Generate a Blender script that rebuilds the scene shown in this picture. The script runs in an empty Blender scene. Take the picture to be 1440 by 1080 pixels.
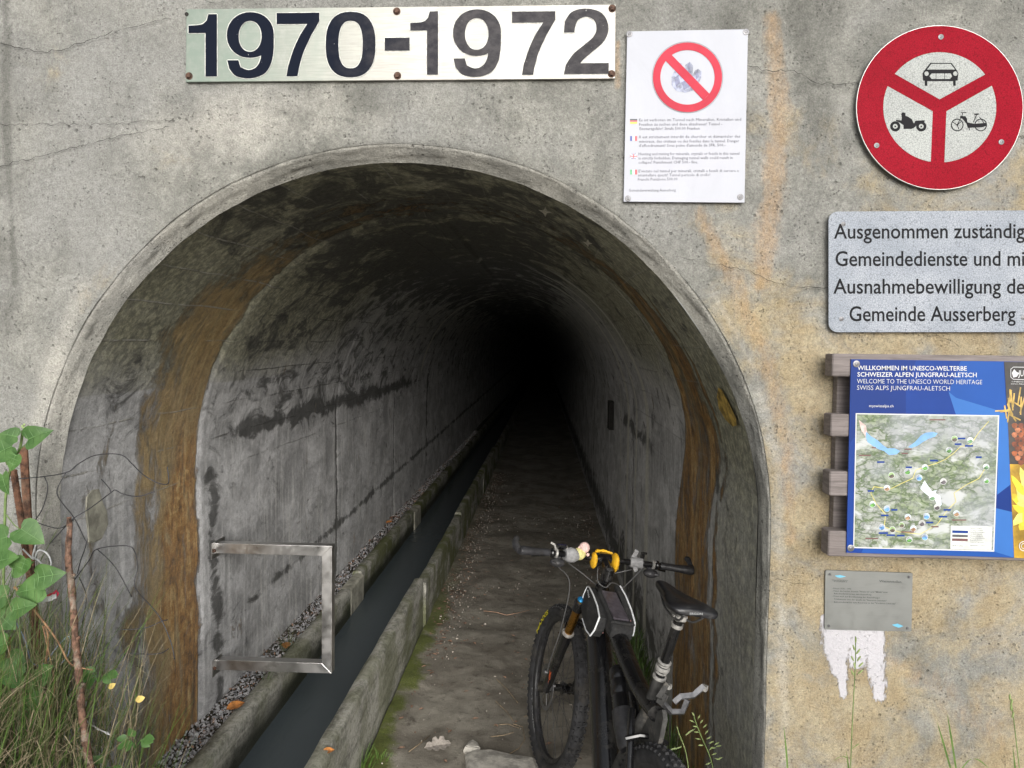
import bpy, math, random
import numpy as np
from math import sin, cos, pi, sqrt, atan, radians
from mathutils import Vector, Matrix, Quaternion
random.seed(7); rng = np.random.default_rng(7)
scene = bpy.context.scene

# ------------------------------------------------------------------ camera, sky, sun, exposure
H = 1.90                                   # camera height above the tunnel path (origin below the camera, +Y into the tunnel)
FY = 2.10                                  # the portal wall stands at y = FY
YAW, PITCH, ROLL = atan(.045), atan(.040), .012
fw = np.array([-sin(YAW)*cos(PITCH), cos(YAW)*cos(PITCH), -sin(PITCH)])
rt = np.cross(fw, [0, 0, 1]); rt /= np.linalg.norm(rt); up = np.cross(rt, fw)
rt, up = cos(ROLL)*rt + sin(ROLL)*up, -sin(ROLL)*rt + cos(ROLL)*up
cd = bpy.data.cameras.new('camera'); cam = bpy.data.objects.new('camera', cd)
scene.collection.objects.link(cam); scene.camera = cam
cam.matrix_world = Matrix(((rt[0], up[0], -fw[0], 0), (rt[1], up[1], -fw[1], 0), (rt[2], up[2], -fw[2], H), (0, 0, 0, 1)))
cd.sensor_width = 36; cd.lens = 25.0; cd.clip_start = .05; cd.clip_end = 900

SUN_EL, SUN_AZ = radians(19), radians(169)  # azimuth measured clockwise from +Y (behind the camera, to its right)
w = bpy.data.worlds.new('World'); scene.world = w; w.use_nodes = True
nt = w.node_tree; nt.nodes.clear()
sky = nt.nodes.new('ShaderNodeTexSky'); sky.sky_type = 'NISHITA'; sky.sun_disc = False
sky.sun_elevation = SUN_EL; sky.sun_rotation = SUN_AZ; sky.dust_density = 3.0; sky.air_density = 1.0
hs = nt.nodes.new('ShaderNodeHueSaturation'); hs.inputs['Saturation'].default_value = .22
bg = nt.nodes.new('ShaderNodeBackground'); bg.inputs[1].default_value = .115
wo = nt.nodes.new('ShaderNodeOutputWorld')
nt.links.new(sky.outputs[0], hs.inputs['Color']); nt.links.new(hs.outputs[0], bg.inputs[0]); nt.links.new(bg.outputs[0], wo.inputs[0])
sd = bpy.data.lights.new('sun', 'SUN'); sd.energy = 1.55; sd.angle = radians(48); sd.color = (1, .975, .925)
so = bpy.data.objects.new('sun', sd); scene.collection.objects.link(so)
sv = Vector((sin(SUN_AZ)*cos(SUN_EL), cos(SUN_AZ)*cos(SUN_EL), sin(SUN_EL)))
so.rotation_euler = sv.to_track_quat('Z', 'Y').to_euler(); so.location = (2, -4, 6)
scene.render.engine = 'CYCLES'
vs = scene.view_settings; vs.view_transform = 'Standard'; vs.look = 'None'; vs.gamma = 1; vs.use_curve_mapping = False
vs.exposure = 0.64
scene.cycles.max_bounces = 10; scene.cycles.diffuse_bounces = 7

# ------------------------------------------------------------------ placing helpers
def ray(px, py):
    return fw + rt*(px-720)/1000 - up*(py-540)/1000
def P(px, py, off=0.0):                     # point on the wall plane, off metres in front of it
    d = ray(px, py); t = (FY-off)/d[1]; return (d[0]*t, d[1]*t, H+d[2]*t)
def G(px, py, z=0.0):                       # point on a level surface of height z
    d = ray(px, py); t = (z-H)/d[2]; return (d[0]*t, d[1]*t, z)
def D(px, py, Y):                           # point on the upright plane y = Y
    d = ray(px, py); t = Y/d[1]; return (d[0]*t, Y, H+d[2]*t)

# ------------------------------------------------------------------ mesh builder
class MB:
    def __init__(s): s.v = []; s.f = []; s.M = None
    def add(s, vs_, fs_):
        o = len(s.v)
        if s.M is not None: vs_ = [tuple(s.M @ Vector(p)) for p in vs_]
        s.v += [tuple(map(float, p)) for p in vs_]; s.f += [tuple(i+o for i in f) for f in fs_]
        return s
    def box(s, c, d, R=None, taper=1):
        x, y, z = d[0]/2, d[1]/2, d[2]/2
        p = [Vector((i*x*(taper if k > 0 else 1), j*y*(taper if k > 0 else 1), k*z)) for k in (-1, 1) for j in (-1, 1) for i in (-1, 1)]
        if R is not None: p = [R @ q for q in p]
        return s.add([q+Vector(c) for q in p], [(0, 2, 3, 1), (4, 5, 7, 6), (0, 1, 5, 4), (2, 6, 7, 3), (0, 4, 6, 2), (1, 3, 7, 5)])
    def bbox(s, c, d, b=.003, R=None):       # box with chamfered edges
        x, y, z = d[0]/2, d[1]/2, d[2]/2; vs_ = []
        for k, zz, e in ((0, -z, b), (1, -z+b, 0), (2, z-b, 0), (3, z, b)):
            X, Y = x-e, y-e
            vs_ += [(-X+b, -Y, zz), (X-b, -Y, zz), (X, -Y+b, zz), (X, Y-b, zz), (X-b, Y, zz), (-X+b, Y, zz), (-X, Y-b, zz), (-X, -Y+b, zz)]
        fs_ = [tuple(range(7, -1, -1)), tuple(range(24, 32))]
        for k in range(3):
            for i in range(8): a = k*8+i; b2 = k*8+(i+1) % 8; fs_.append((a, b2, b2+8, a+8))
        q = [Vector(v) for v in vs_]
        if R is not None: q = [R @ v for v in q]
        return s.add([v+Vector(c) for v in q], fs_)
    def tube(s, pts, rad, n=8, cap=True, flat=1.0, upv=None, closed=False):
        pts = [Vector(p) for p in pts]; m = len(pts)
        if not hasattr(rad, '__len__'): rad = [rad]*m
        ref = None; vs_ = []
        for i, p in enumerate(pts):
            if closed: t = (pts[(i+1) % m]-pts[i-1])
            else: t = (pts[min(i+1, m-1)]-pts[max(i-1, 0)])
            t = t.normalized() if t.length > 1e-9 else Vector((0, 0, 1))
            if ref is None:
                ref = Vector(upv) if upv else (Vector((0, 0, 1)) if abs(t.z) < .9 else Vector((1, 0, 0)))
            a = (ref - t*ref.dot(t)).normalized(); b = t.cross(a); ref = a
            for k in range(n):
                g = 2*pi*k/n; vs_.append(p + a*cos(g)*rad[i]*flat + b*sin(g)*rad[i])
        fs_ = []
        for i in range(m if closed else m-1):
            for k in range(n):
                j = (i+1) % m; fs_.append((i*n+k, i*n+(k+1) % n, j*n+(k+1) % n, j*n+k))
        if cap and not closed: fs_ += [tuple(range(n-1, -1, -1)), tuple((m-1)*n+k for k in range(n))]
        return s.add(vs_, fs_)
    def lathe(s, prof, o=(0, 0, 0), ax=(0, 0, 1), n=16, closed=False):  # prof: (radius, height)
        q = Vector((0, 0, 1)).rotation_difference(Vector(ax).normalized()); vs_ = []
        for (r, h) in prof:
            for k in range(n): g = 2*pi*k/n; vs_.append(q @ Vector((r*cos(g), r*sin(g), h)) + Vector(o))
        m = len(prof); fs_ = []
        for i in range(m if closed else m-1):
            for k in range(n): j = (i+1) % m; fs_.append((i*n+k, i*n+(k+1) % n, j*n+(k+1) % n, j*n+k))
        if not closed: fs_ += [tuple(range(n-1, -1, -1)), tuple((m-1)*n+k for k in range(n))]
        return s.add(vs_, fs_)
    def ball(s, c, r, n=10, jit=0, sq=(1, 1, 1), R=None):
        vs_ = []; fs_ = []; m = n//2+1
        for i in range(1, m-1+1-0):
            th = pi*i/m
            for k in range(n):
                g = 2*pi*k/n; j = 1+random.uniform(-jit, jit)
                v = Vector((sin(th)*cos(g)*sq[0], sin(th)*sin(g)*sq[1], cos(th)*sq[2]))*r*j
                vs_.append((R @ v if R is not None else v)+Vector(c))
        a = Vector((0, 0, r*sq[2])); b = -a
        if R is not None: a = R @ a; b = R @ b
        rows = m-1; vs_ += [a+Vector(c), b+Vector(c)]; T = rows*n
        for i in range(rows-1):
            for k in range(n): fs_.append((i*n+k, (i+1)*n+k, (i+1)*n+(k+1) % n, i*n+(k+1) % n))
        for k in range(n): fs_.append((T, k, (k+1) % n)); fs_.append((T+1, (rows-1)*n+(k+1) % n, (rows-1)*n+k))
        return s.add(vs_, fs_)
    def build(s, name, mat, parent=None, smooth=False, label=None):
        me = bpy.data.meshes.new(name); me.from_pydata(s.v, [], s.f); me.update()
        if smooth:
            me.shade_smooth()
            if smooth != 'all':
                try: me.set_sharp_from_angle(angle=radians(40))
                except Exception: pass
        o = bpy.data.objects.new(name, me); scene.collection.objects.link(o)
        if mat: me.materials.append(mat)
        if parent: o.parent = parent
        if label: o['label'] = label
        return o
def tag(o, label=None, cat=None, group=None, kind=None):
    for k, v in (('label', label), ('category', cat), ('group', group), ('kind', kind)):
        if v: o[k] = v
    return o
def empty(name, loc, label, cat, group=None):
    o = bpy.data.objects.new(name, None); scene.collection.objects.link(o); o.location = loc; o.empty_display_size = .1
    return tag(o, label, cat, group)
def local(o, pts):                           # world points into the frame of a plain (unrotated) empty
    return [tuple(Vector(p)-o.location) for p in pts]
def np_mesh(name, co, quads, mat, parent=None, attrs=None, uv=None, smooth=True):
    me = bpy.data.meshes.new(name); me.vertices.add(len(co)); me.vertices.foreach_set('co', co.astype(np.float32).ravel())
    n = len(quads); me.loops.add(n*4); me.loops.foreach_set('vertex_index', quads.astype(np.int32).ravel())
    me.polygons.add(n); me.polygons.foreach_set('loop_start', np.arange(0, n*4, 4, dtype=np.int32))
    if uv is not None:
        l = me.uv_layers.new(name='UVMap'); l.data.foreach_set('uv', uv[quads.ravel()].astype(np.float32).ravel())
    for k, a in (attrs or {}).items():
        at = me.attributes.new(k, 'FLOAT', 'POINT'); at.data.foreach_set('value', a.astype(np.float32))
    me.update(); me.validate()
    if smooth: me.shade_smooth()
    o = bpy.data.objects.new(name, me); scene.collection.objects.link(o); me.materials.append(mat)
    if parent: o.parent = parent
    return o
def grid_quads(nu, nv):                      # index = i*nv + j
    i, j = np.meshgrid(np.arange(nu-1), np.arange(nv-1), indexing='ij'); a = (i*nv+j).ravel()
    return np.stack([a, a+nv, a+nv+1, a+1], 1)
def vnoise(x, y, s, seed=0, oct_=4):         # cheap value noise for geometry and wear maps, 0..1
    out = np.zeros_like(x, dtype=float); amp = 1; tot = 0
    for o in range(oct_):
        X = x*s*2**o; Y = y*s*2**o; xi = np.floor(X).astype(np.int64); yi = np.floor(Y).astype(np.int64); fx = X-xi; fy = Y-yi
        fx = fx*fx*(3-2*fx); fy = fy*fy*(3-2*fy)
        def h(a, b):
            n = (a*374761393 + b*668265263 + (seed+o*17)*1274126177) & 0xffffffff
            n = ((n ^ (n >> 13))*1274126177) & 0xffffffff
            return ((n ^ (n >> 16)) & 0xffff)/65535.
        v = (h(xi, yi)*(1-fx)+h(xi+1, yi)*fx)*(1-fy)+(h(xi, yi+1)*(1-fx)+h(xi+1, yi+1)*fx)*fy
        out += v*amp; tot += amp; amp *= .5
    return out/tot
def sstep(a, b, x): t = np.clip((x-a)/(b-a), 0, 1); return t*t*(3-2*t)
def stroke(X, Y, pts, wd, soft=.5):          # 1 on the polyline, 0 beyond its width
    if not hasattr(wd, '__len__'): wd = [wd]*len(pts)
    out = np.zeros_like(X)
    for i in range(len(pts)-1):
        ax, ay = pts[i]; bx, by = pts[i+1]; dx, dy = bx-ax, by-ay; L = dx*dx+dy*dy+1e-12
        t = np.clip(((X-ax)*dx+(Y-ay)*dy)/L, 0, 1); d = np.hypot(X-ax-t*dx, Y-ay-t*dy); ww = wd[i]+(wd[i+1]-wd[i])*t
        out = np.maximum(out, 1-sstep(ww*(1-soft), ww, d))
    return out
def blob(X, Y, cx, cy, rx, ry): return np.clip(1-np.sqrt(((X-cx)/rx)**2+((Y-cy)/ry)**2), 0, 1)

# ------------------------------------------------------------------ node material helper
class NM:
    def __init__(s, name, rough=.8, metal=0):
        m = bpy.data.materials.new(name); m.use_nodes = True; s.m = m; s.t = m.node_tree; s.N = s.t.nodes
        s.b = s.N['Principled BSDF']; s.b.inputs['Roughness'].default_value = rough; s.b.inputs['Metallic'].default_value = metal
    def n(s, typ, **k):
        x = s.N.new(typ)
        for a, b in k.items(): setattr(x, a, b)
        return x
    def put(s, inp, v):
        if v is None: return
        if hasattr(v, 'is_output') or isinstance(v, bpy.types.NodeSocket): s.t.links.new(v, inp)
        elif isinstance(v, (tuple, list)) and len(v) == 3 and inp.type == 'RGBA': inp.default_value = (*v, 1)
        else: inp.default_value = v
    def obj(s): return s.n('ShaderNodeTexCoord').outputs['Object']
    def uv(s): return s.n('ShaderNodeTexCoord').outputs['UV']
    def geo(s): return s.n('ShaderNodeNewGeometry').outputs['Position']
    def attr(s, name): x = s.n('ShaderNodeAttribute'); x.attribute_name = name; return x.outputs['Fac']
    def rnd(s): return s.n('ShaderNodeObjectInfo').outputs['Random']
    def mp(s, v, sc=(1, 1, 1), loc=(0, 0, 0), rot=(0, 0, 0)):
        x = s.n('ShaderNodeMapping'); s.put(x.inputs['Vector'], v); x.inputs['Scale'].default_value = sc; x.inputs['Location'].default_value = loc; x.inputs['Rotation'].default_value = rot
        return x.outputs[0]
    def noise(s, v, sc, det=5, ro=.55, dist=0):
        x = s.n('ShaderNodeTexNoise'); s.put(x.inputs['Vector'], v); x.inputs['Scale'].default_value = sc
        x.inputs['Detail'].default_value = det; x.inputs['Roughness'].default_value = ro; x.inputs['Distortion'].default_value = dist
        return x.outputs['Fac']
    def vor(s, v, sc, feat='F1', out='Distance'):
        x = s.n('ShaderNodeTexVoronoi', feature=feat); s.put(x.inputs['Vector'], v); x.inputs['Scale'].default_value = sc; return x.outputs[out]
    def ma(s, op, a, b=0.0, c=None, clamp=False):
        x = s.n('ShaderNodeMath', operation=op, use_clamp=clamp); s.put(x.inputs[0], a); s.put(x.inputs[1], b)
        if c is not None: s.put(x.inputs[2], c)
        return x.outputs[0]
    def rg(s, v, a, b, c=0.0, d=1.0):
        x = s.n('ShaderNodeMapRange', interpolation_type='SMOOTHSTEP'); s.put(x.inputs[0], v)
        for i, q in enumerate((a, b, c, d)): x.inputs[i+1].default_value = q
        return x.outputs[0]
    def mix(s, f, a, b, bt='MIX'):
        x = s.n('ShaderNodeMix', data_type='RGBA', blend_type=bt); s.put(x.inputs[0], f); s.put(x.inputs[6], a); s.put(x.inputs[7], b); return x.outputs[2]
    def sep(s, v): x = s.n('ShaderNodeSeparateXYZ'); s.put(x.inputs[0], v); return x.outputs
    def col(s, c): s.put(s.b.inputs['Base Color'], c); return s
    def rough(s, r): s.put(s.b.inputs['Roughness'], r); return s
    def bump(s, h, dist=.002, st=1.0):
        x = s.n('ShaderNodeBump'); x.inputs['Distance'].default_value = dist; x.inputs['Strength'].default_value = st
        s.put(x.inputs['Height'], h); s.t.links.new(x.outputs[0], s.b.inputs['Normal']); return s
def simple(name, c, rough=.6, metal=0, var=.12, sc=30, bump=0, bsc=None, dirt=None, spec=None, coat=0):
    m = NM(name, rough, metal); g = m.obj(); a = m.noise(g, sc, 6, .6)
    lo = tuple(x*(1-var*1.6) for x in c); hi = tuple(min(1, x*(1+var*1.6)) for x in c)
    cc = m.mix(m.rg(a, .3, .7), lo, hi)
    if dirt:
        cc = m.mix(m.ma('MULTIPLY', m.rg(m.noise(g, sc*.35, 8, .7), .5, .66), dirt[3]), cc, dirt[:3])
        m.rough(m.rg(m.noise(g, sc*.35, 8, .7), .5, .66, rough, min(1, rough+.35)))
    m.col(cc)
    if bump: m.bump(m.noise(g, bsc or sc*4, 6, .6), bump)
    if spec is not None: m.b.inputs['Specular IOR Level'].default_value = spec
    if coat: m.b.inputs['Coat Weight'].default_value = coat; m.b.inputs['Coat Roughness'].default_value = .12
    return m.m

# ------------------------------------------------------------------ materials of the place
def concrete_facade():
    m = NM('portal_concrete', .92); g = m.obj()
    big = m.noise(g, 1.6, 6, .6, .4); mid = m.noise(m.mp(g, loc=(3, 1, 5)), 6, 8, .68, .3); fine = m.noise(g, 55, 6, .75); grain = m.noise(g, 210, 3, .7)
    c = m.mix(m.rg(mid, .34, .68), (.146, .146, .132), (.272, .270, .244))
    c = m.mix(m.rg(big, .35, .7), c, (.250, .250, .238))
    och = m.ma('MULTIPLY', m.attr('ochre'), 1.0)
    o2 = m.rg(m.ma('ADD', och, m.ma('MULTIPLY', m.ma('SUBTRACT', m.noise(m.mp(g, loc=(7, 2, 3)), 4.5, 9, .66, .5), .5), 2.1)), .30, .80)
    oc = m.mix(m.rg(m.noise(g, 9, 7, .7), .35, .68), (.30, .222, .108), (.385, .322, .200))
    c = m.mix(m.ma('MULTIPLY', o2, .72), c, oc)
    pal = m.rg(m.ma('ADD', m.attr('pale'), m.ma('MULTIPLY', m.ma('SUBTRACT', mid, .5), .9)), .25, .9)
    c = m.mix(m.ma('MULTIPLY', pal, .75), c, (.42, .405, .365))
    dk = m.rg(m.ma('ADD', m.attr('dark'), m.ma('MULTIPLY', m.ma('SUBTRACT', m.noise(m.mp(g, sc=(1, 1, .6)), 7, 9, .74, .4), .44), 2.2)), .30, .95)
    c = m.mix(m.ma('MULTIPLY', dk, .68), c, (.100, .100, .090))
    ru = m.rg(m.ma('ADD', m.attr('rust'), m.ma('MULTIPLY', m.ma('SUBTRACT', m.noise(m.mp(g, sc=(1, 1, .5)), 30, 8, .72), .5), 1.3)), .15, .8)
    c = m.mix(m.ma('MULTIPLY', ru, .50), c, (.37, .225, .10))
    # streaks of run-off, sand grains and pits
    st = m.rg(m.noise(m.mp(g, sc=(1, 1, .07)), 20, 5, .65), .52, .75); c = m.mix(m.ma('MULTIPLY', st, .22), c, (.16, .16, .15))
    gp = m.ma('MULTIPLY_ADD', grain, 2.0, .0); gm = m.n('ShaderNodeCombineColor')
    for i in range(3): m.put(gm.inputs[i], gp)
    c = m.mix(.75, c, gm.outputs[0], 'MULTIPLY')
    fp = m.ma('MULTIPLY_ADD', fine, 1.7, .15); fm = m.n('ShaderNodeCombineColor')
    for i in range(3): m.put(fm.inputs[i], fp)
    c = m.mix(.7, c, fm.outputs[0], 'MULTIPLY')
    vp = m.vor(g, 34); pit = m.ma('MULTIPLY', m.rg(vp, .10, .17, 1, 0), m.rg(m.noise(g, 8, 3), .52, .6))
    vp2 = m.vor(m.mp(g, loc=(2, 2, 2)), 90); pit2 = m.ma('MULTIPLY', m.rg(vp2, .16, .24, 1, 0), m.rg(m.noise(m.mp(g, loc=(1, 4, 1)), 14, 3), .5, .58))
    pits = m.ma('MAXIMUM', m.ma('MULTIPLY', pit, .7), m.ma('MULTIPLY', pit2, .7)); c = m.mix(m.ma('MULTIPLY', pits, .62), c, (.055, .05, .045))
    wl = m.ma('ADD', m.attr('lime'), m.ma('ADD', m.ma('MULTIPLY', m.ma('SUBTRACT', m.noise(m.mp(g, sc=(1, 1, .4)), 85, 6, .8), .5), 1.9), m.ma('MULTIPLY', m.ma('SUBTRACT', m.noise(m.mp(g, sc=(1, 1, .3)), 24, 4), .5), .8))); lime = m.ma('MULTIPLY', m.rg(wl, .36, .66, 0, .94), m.rg(m.attr('lime'), .02, .12))
    c = m.mix(lime, c, m.mix(m.noise(g, 120, 4, .7), (.42, .415, .45), (.58, .57, .61))); m.col(c)
    h = m.ma('ADD', m.ma('MULTIPLY', mid, .55), m.ma('ADD', m.ma('MULTIPLY', fine, .45), m.ma('MULTIPLY', grain, .28)))
    h = m.ma('SUBTRACT', m.ma('ADD', h, m.ma('MULTIPLY', lime, .25)), m.ma('MULTIPLY', pits, .8)); m.bump(h, .009, 1.0)
    return m.m
def concrete_tunnel():
    m = NM('tunnel_concrete', .8); u = m.uv(); g = m.obj(); su = m.sep(u); U, V = su[0], su[1]   # U runs over the arch, V into the tunnel
    big = m.noise(g, 1.1, 6, .6, .5); mid = m.noise(m.mp(g, sc=(1, .6, 1)), 5, 8, .66, .6); fine = m.noise(g, 40, 6, .72); grain = m.noise(g, 190, 3, .7)
    stv = m.noise(m.mp(u, sc=(.55, 9, 1)), 3.2, 7, .62, .15); stv2 = m.noise(m.mp(u, sc=(.9, 24, 1), loc=(3, 1, 0)), 3.0, 6, .65)
    c = m.mix(m.rg(mid, .36, .66), (.36, .36, .365), (.64, .64, .65))
    c = m.mix(m.ma('MULTIPLY', m.rg(stv, .48, .66), .6), c, (.70, .70, .70))
    c = m.mix(m.ma('MULTIPLY', m.rg(stv2, .55, .74), .45), c, (.26, .26, .25))
    alg = m.rg(m.ma('ADD', m.attr('green'), m.ma('MULTIPLY', m.ma('SUBTRACT', mid, .5), .8)), .2, .85)
    c = m.mix(m.ma('MULTIPLY', alg, .82), c, m.mix(m.rg(fine, .4, .65), (.16, .16, .095), (.36, .345, .22)))
    mold = m.ma('ADD', m.attr('dark'), m.ma('MULTIPLY', m.ma('SUBTRACT', m.noise(m.mp(u, sc=(1.2, .8, 1), rot=(0, 0, .7), loc=(2, 5, 0)), 5.5, 8, .7, .9), .46), 2.4))
    c = m.mix(m.ma('MULTIPLY', m.rg(mold, .32, .70), .86), c, (.055, .055, .052))
    ca = m.rg(m.ma('ADD', m.attr('calc'), m.ma('MULTIPLY', m.ma('SUBTRACT', stv, .5), 1.2)), .3, .85)
    c = m.mix(m.ma('MULTIPLY', ca, .85), c, (.62, .61, .54))
    rs = m.rg(m.ma('ADD', m.attr('rust'), m.ma('MULTIPLY', m.ma('SUBTRACT', m.noise(m.mp(g, sc=(1, 1, .35)), 9, 9, .76, .5), .5), 2.6)), .28, .75)
    r1 = m.ma('ADD', m.ma('MULTIPLY', m.noise(m.mp(u, sc=(.8, 4.5, 1), loc=(5, 0, 0)), 3.5, 9, .76, .9), .55), m.ma('MULTIPLY', m.noise(g, 22, 8, .78), .45))
    r4 = m.noise(m.mp(u, sc=(1.1, 7, 1), loc=(2, 3, 0)), 3, 9, .80, 1.2); rc = m.mix(m.rg(r1, .40, .50), (.16, .085, .028), m.mix(m.rg(r1, .49, .58), (.46, .23, .052), (.68, .46, .19))); rc = m.mix(m.rg(r4, .54, .64, 0, .75), rc, (.60, .44, .20)); rc = m.mix(m.rg(r4, .38, .46, .7, 0), rc, (.10, .055, .022))
    rw = m.noise(m.mp(u, sc=(.5, 2.2, 1), loc=(1, 7, 0)), 3.2, 8, .7, .8); rc = m.mix(m.rg(rw, .54, .72, 0, .7), rc, (.34, .30, .20)); rc = m.mix(m.rg(rw, .30, .44, .8, 0), rc, (.06, .042, .025)); pb_ = m.rg(V, 2.55, 2.82, 1, 0); rc = m.mix(m.ma('MULTIPLY', m.ma('MULTIPLY', pb_, m.rg(U, 3.4, 3.0, 0, 1)), .0), rc, rc); po = m.rg(m.ma('ADD', m.attr('ochre'), m.ma('MULTIPLY', m.ma('SUBTRACT', r1, .5), 1.2)), .25, .8); rc = m.mix(m.ma('MULTIPLY', po, .6), rc, (.44, .36, .19)); c = m.mix(m.ma('MULTIPLY', rs, .92), c, rc)
    # board lines running into the tunnel: a thin crusty ridge at every board edge
    wob = m.ma('ADD', U, m.ma('MULTIPLY', m.ma('SUBTRACT', m.noise(g, 3, 3), .5), .03))
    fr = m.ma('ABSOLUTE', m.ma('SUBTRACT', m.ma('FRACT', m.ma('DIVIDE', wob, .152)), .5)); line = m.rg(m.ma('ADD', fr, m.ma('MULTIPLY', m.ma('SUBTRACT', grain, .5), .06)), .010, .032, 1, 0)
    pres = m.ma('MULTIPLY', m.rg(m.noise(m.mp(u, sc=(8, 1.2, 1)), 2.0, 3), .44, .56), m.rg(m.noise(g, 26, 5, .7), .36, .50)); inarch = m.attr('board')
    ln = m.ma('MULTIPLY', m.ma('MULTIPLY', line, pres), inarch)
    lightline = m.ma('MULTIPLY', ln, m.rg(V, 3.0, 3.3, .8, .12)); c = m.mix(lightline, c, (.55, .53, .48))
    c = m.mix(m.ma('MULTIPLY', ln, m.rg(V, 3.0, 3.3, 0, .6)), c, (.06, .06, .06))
    ft = m.ma('MULTIPLY_ADD', fine, 2.0, .0); fm = m.n('ShaderNodeCombineColor')
    for i in range(3): m.put(fm.inputs[i], ft)
    c = m.mix(.6, c, fm.outputs[0], 'MULTIPLY'); gt = m.ma('MULTIPLY_ADD', grain, 1.8, .1); gm = m.n('ShaderNodeCombineColor')
    for i in range(3): m.put(gm.inputs[i], gt)
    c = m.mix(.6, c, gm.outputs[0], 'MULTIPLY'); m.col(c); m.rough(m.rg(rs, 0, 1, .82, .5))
    h = m.ma('ADD', m.ma('MULTIPLY', mid, .8), m.ma('ADD', m.ma('MULTIPLY', fine, .3), m.ma('MULTIPLY', grain, .12)))
    h = m.ma('ADD', h, m.ma('ADD', m.ma('MULTIPLY', ln, .5), m.ma('MULTIPLY', m.ma('MULTIPLY', rs, r1), 3.0))); m.bump(h, .014, 1.0)
    return m.m
def kerb_mat():
    m = NM('kerb_concrete', .9); g = m.obj(); a = m.noise(m.mp(g, sc=(1, .25, 1)), 14, 8, .7, .4); b = m.noise(g, 3, 6, .65, .6); f = m.noise(g, 70, 5, .7)
    c = m.mix(m.rg(m.ma('ADD', m.ma('MULTIPLY', a, .5), m.ma('MULTIPLY', m.noise(g, 40, 8, .78), .5)), .38, .60), (.13, .13, .11), (.46, .45, .40)); s = m.sep(m.geo())
    moss = m.ma('MULTIPLY', m.rg(m.ma('ADD', b, m.ma('MULTIPLY', f, .25)), .52, .72), m.rg(s[1], 2.5, 6.5, .35, 1.0))
    c = m.mix(moss, c, m.mix(f, (.055, .07, .018), (.16, .17, .06)))
    wet = m.rg(m.ma('ADD', s[2], m.ma('MULTIPLY', a, .10)), .19, .31, .9, 0.0); inner = m.ma('MULTIPLY', wet, m.rg(m.ma('ABSOLUTE', m.ma('ADD', s[0], 1.09)), .225, .24, 1, 0))
    c = m.mix(inner, c, (.018, .02, .012)); m.col(c); m.rough(m.rg(inner, 0, 1, .9, .45))
    m.bump(m.ma('ADD', m.ma('MULTIPLY', a, .7), m.ma('MULTIPLY', f, .5)), .012, .9); return m.m
def path_mat():
    m = NM('path_dirt', .95); g = m.obj(); a = m.noise(g, 2.6, 8, .66, .6); b = m.noise(m.mp(g, loc=(4, 1, 2)), 11, 8, .72, .2); f = m.noise(g, 130, 4, .7)
    c = m.mix(m.rg(a, .35, .68), (.165, .146, .118), (.34, .315, .265)); c = m.mix(m.rg(b, .52, .72), c, (.095, .082, .064))
    c = m.mix(m.ma('MULTIPLY', m.rg(m.noise(m.mp(g, loc=(9, 3, 2)), 17, 6, .7), .60, .72), .5), c, (.40, .37, .31))
    s = m.sep(g); mo = m.ma('ADD', m.rg(s[0], -.80, -.52, 1, 0), m.ma('MULTIPLY', m.ma('SUBTRACT', m.noise(m.mp(g, loc=(1, 1, 9)), 5, 6, .65), .5), 1.7))
    mo = m.ma('MULTIPLY', m.rg(mo, .55, .95), m.rg(s[1], 4.6, 6.5, 1, .15)); c = m.mix(m.ma('MULTIPLY', mo, .9), c, m.mix(m.noise(g, 60, 4), (.05, .075, .008), (.17, .20, .03)))
    sp = m.vor(g, 55); spk = m.ma('MULTIPLY', m.rg(sp, .10, .17, 1, 0), m.rg(m.noise(g, 5, 3), .5, .6)); c = m.mix(m.ma('MULTIPLY', spk, .7), c, (.30, .28, .24)); m.col(c)
    m.bump(m.ma('ADD', m.ma('MULTIPLY', b, .8), m.ma('ADD', m.ma('MULTIPLY', f, .4), m.ma('MULTIPLY', mo, .3))), .012, .9); return m.m
def water_mat():
    m = NM('channel_water', .22); m.col((.075, .092, .102)); g = m.obj()
    m.b.inputs['Specular IOR Level'].default_value = .5; m.b.inputs['IOR'].default_value = 1.33
    m.bump(m.ma('ADD', m.noise(m.mp(g, sc=(1, .35, 1)), 14, 4, .5, .6), m.ma('MULTIPLY', m.noise(m.mp(g, sc=(1, .3, 1)), 45, 3), .3)), .006, .5); return m.m
def foliage(name, c1, c2, sc=20, rough=.5, trans=.25):
    m = NM(name, rough); g = m.obj(); r = m.rnd(); a = m.noise(g, sc, 5, .6)
    c = m.mix(m.rg(a, .3, .7), c1, c2); c = m.mix(m.ma('MULTIPLY', r, .35), c, tuple(x*.55 for x in c1)); m.col(c)
    m.b.inputs['Subsurface Weight'].default_value = 0
    tr = m.n('ShaderNodeBsdfTranslucent'); m.put(tr.inputs[0], c); ms = m.n('ShaderNodeMixShader'); ms.inputs[0].default_value = trans
    m.t.links.new(m.b.outputs[0], ms.inputs[1]); m.t.links.new(tr.outputs[0], ms.inputs[2]); m.t.links.new(ms.outputs[0], m.N['Material Output'].inputs[0]); return m.m
M = {}
M['facade'] = concrete_facade(); M['tunnel'] = concrete_tunnel(); M['kerb'] = kerb_mat(); M['path'] = path_mat(); M['water'] = water_mat()
M['earth'] = simple('bank_earth', (.055, .048, .032), .95, var=.35, sc=9, bump=.03, bsc=25)
M['hill'] = simple('hill_grass', (.06, .075, .03), .95, var=.4, sc=4, bump=.05, bsc=12)
M['gap'] = simple('dark_gap', (.022, .020, .018), .95)
M['stone'] = simple('stone_grey', (.40, .38, .34), .85, var=.25, sc=18, bump=.004)
M['gravel'] = simple('gravel_mix', (.36, .36, .37), .8, var=.45, sc=38, dirt=(.20, .12, .08, .5))
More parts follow.
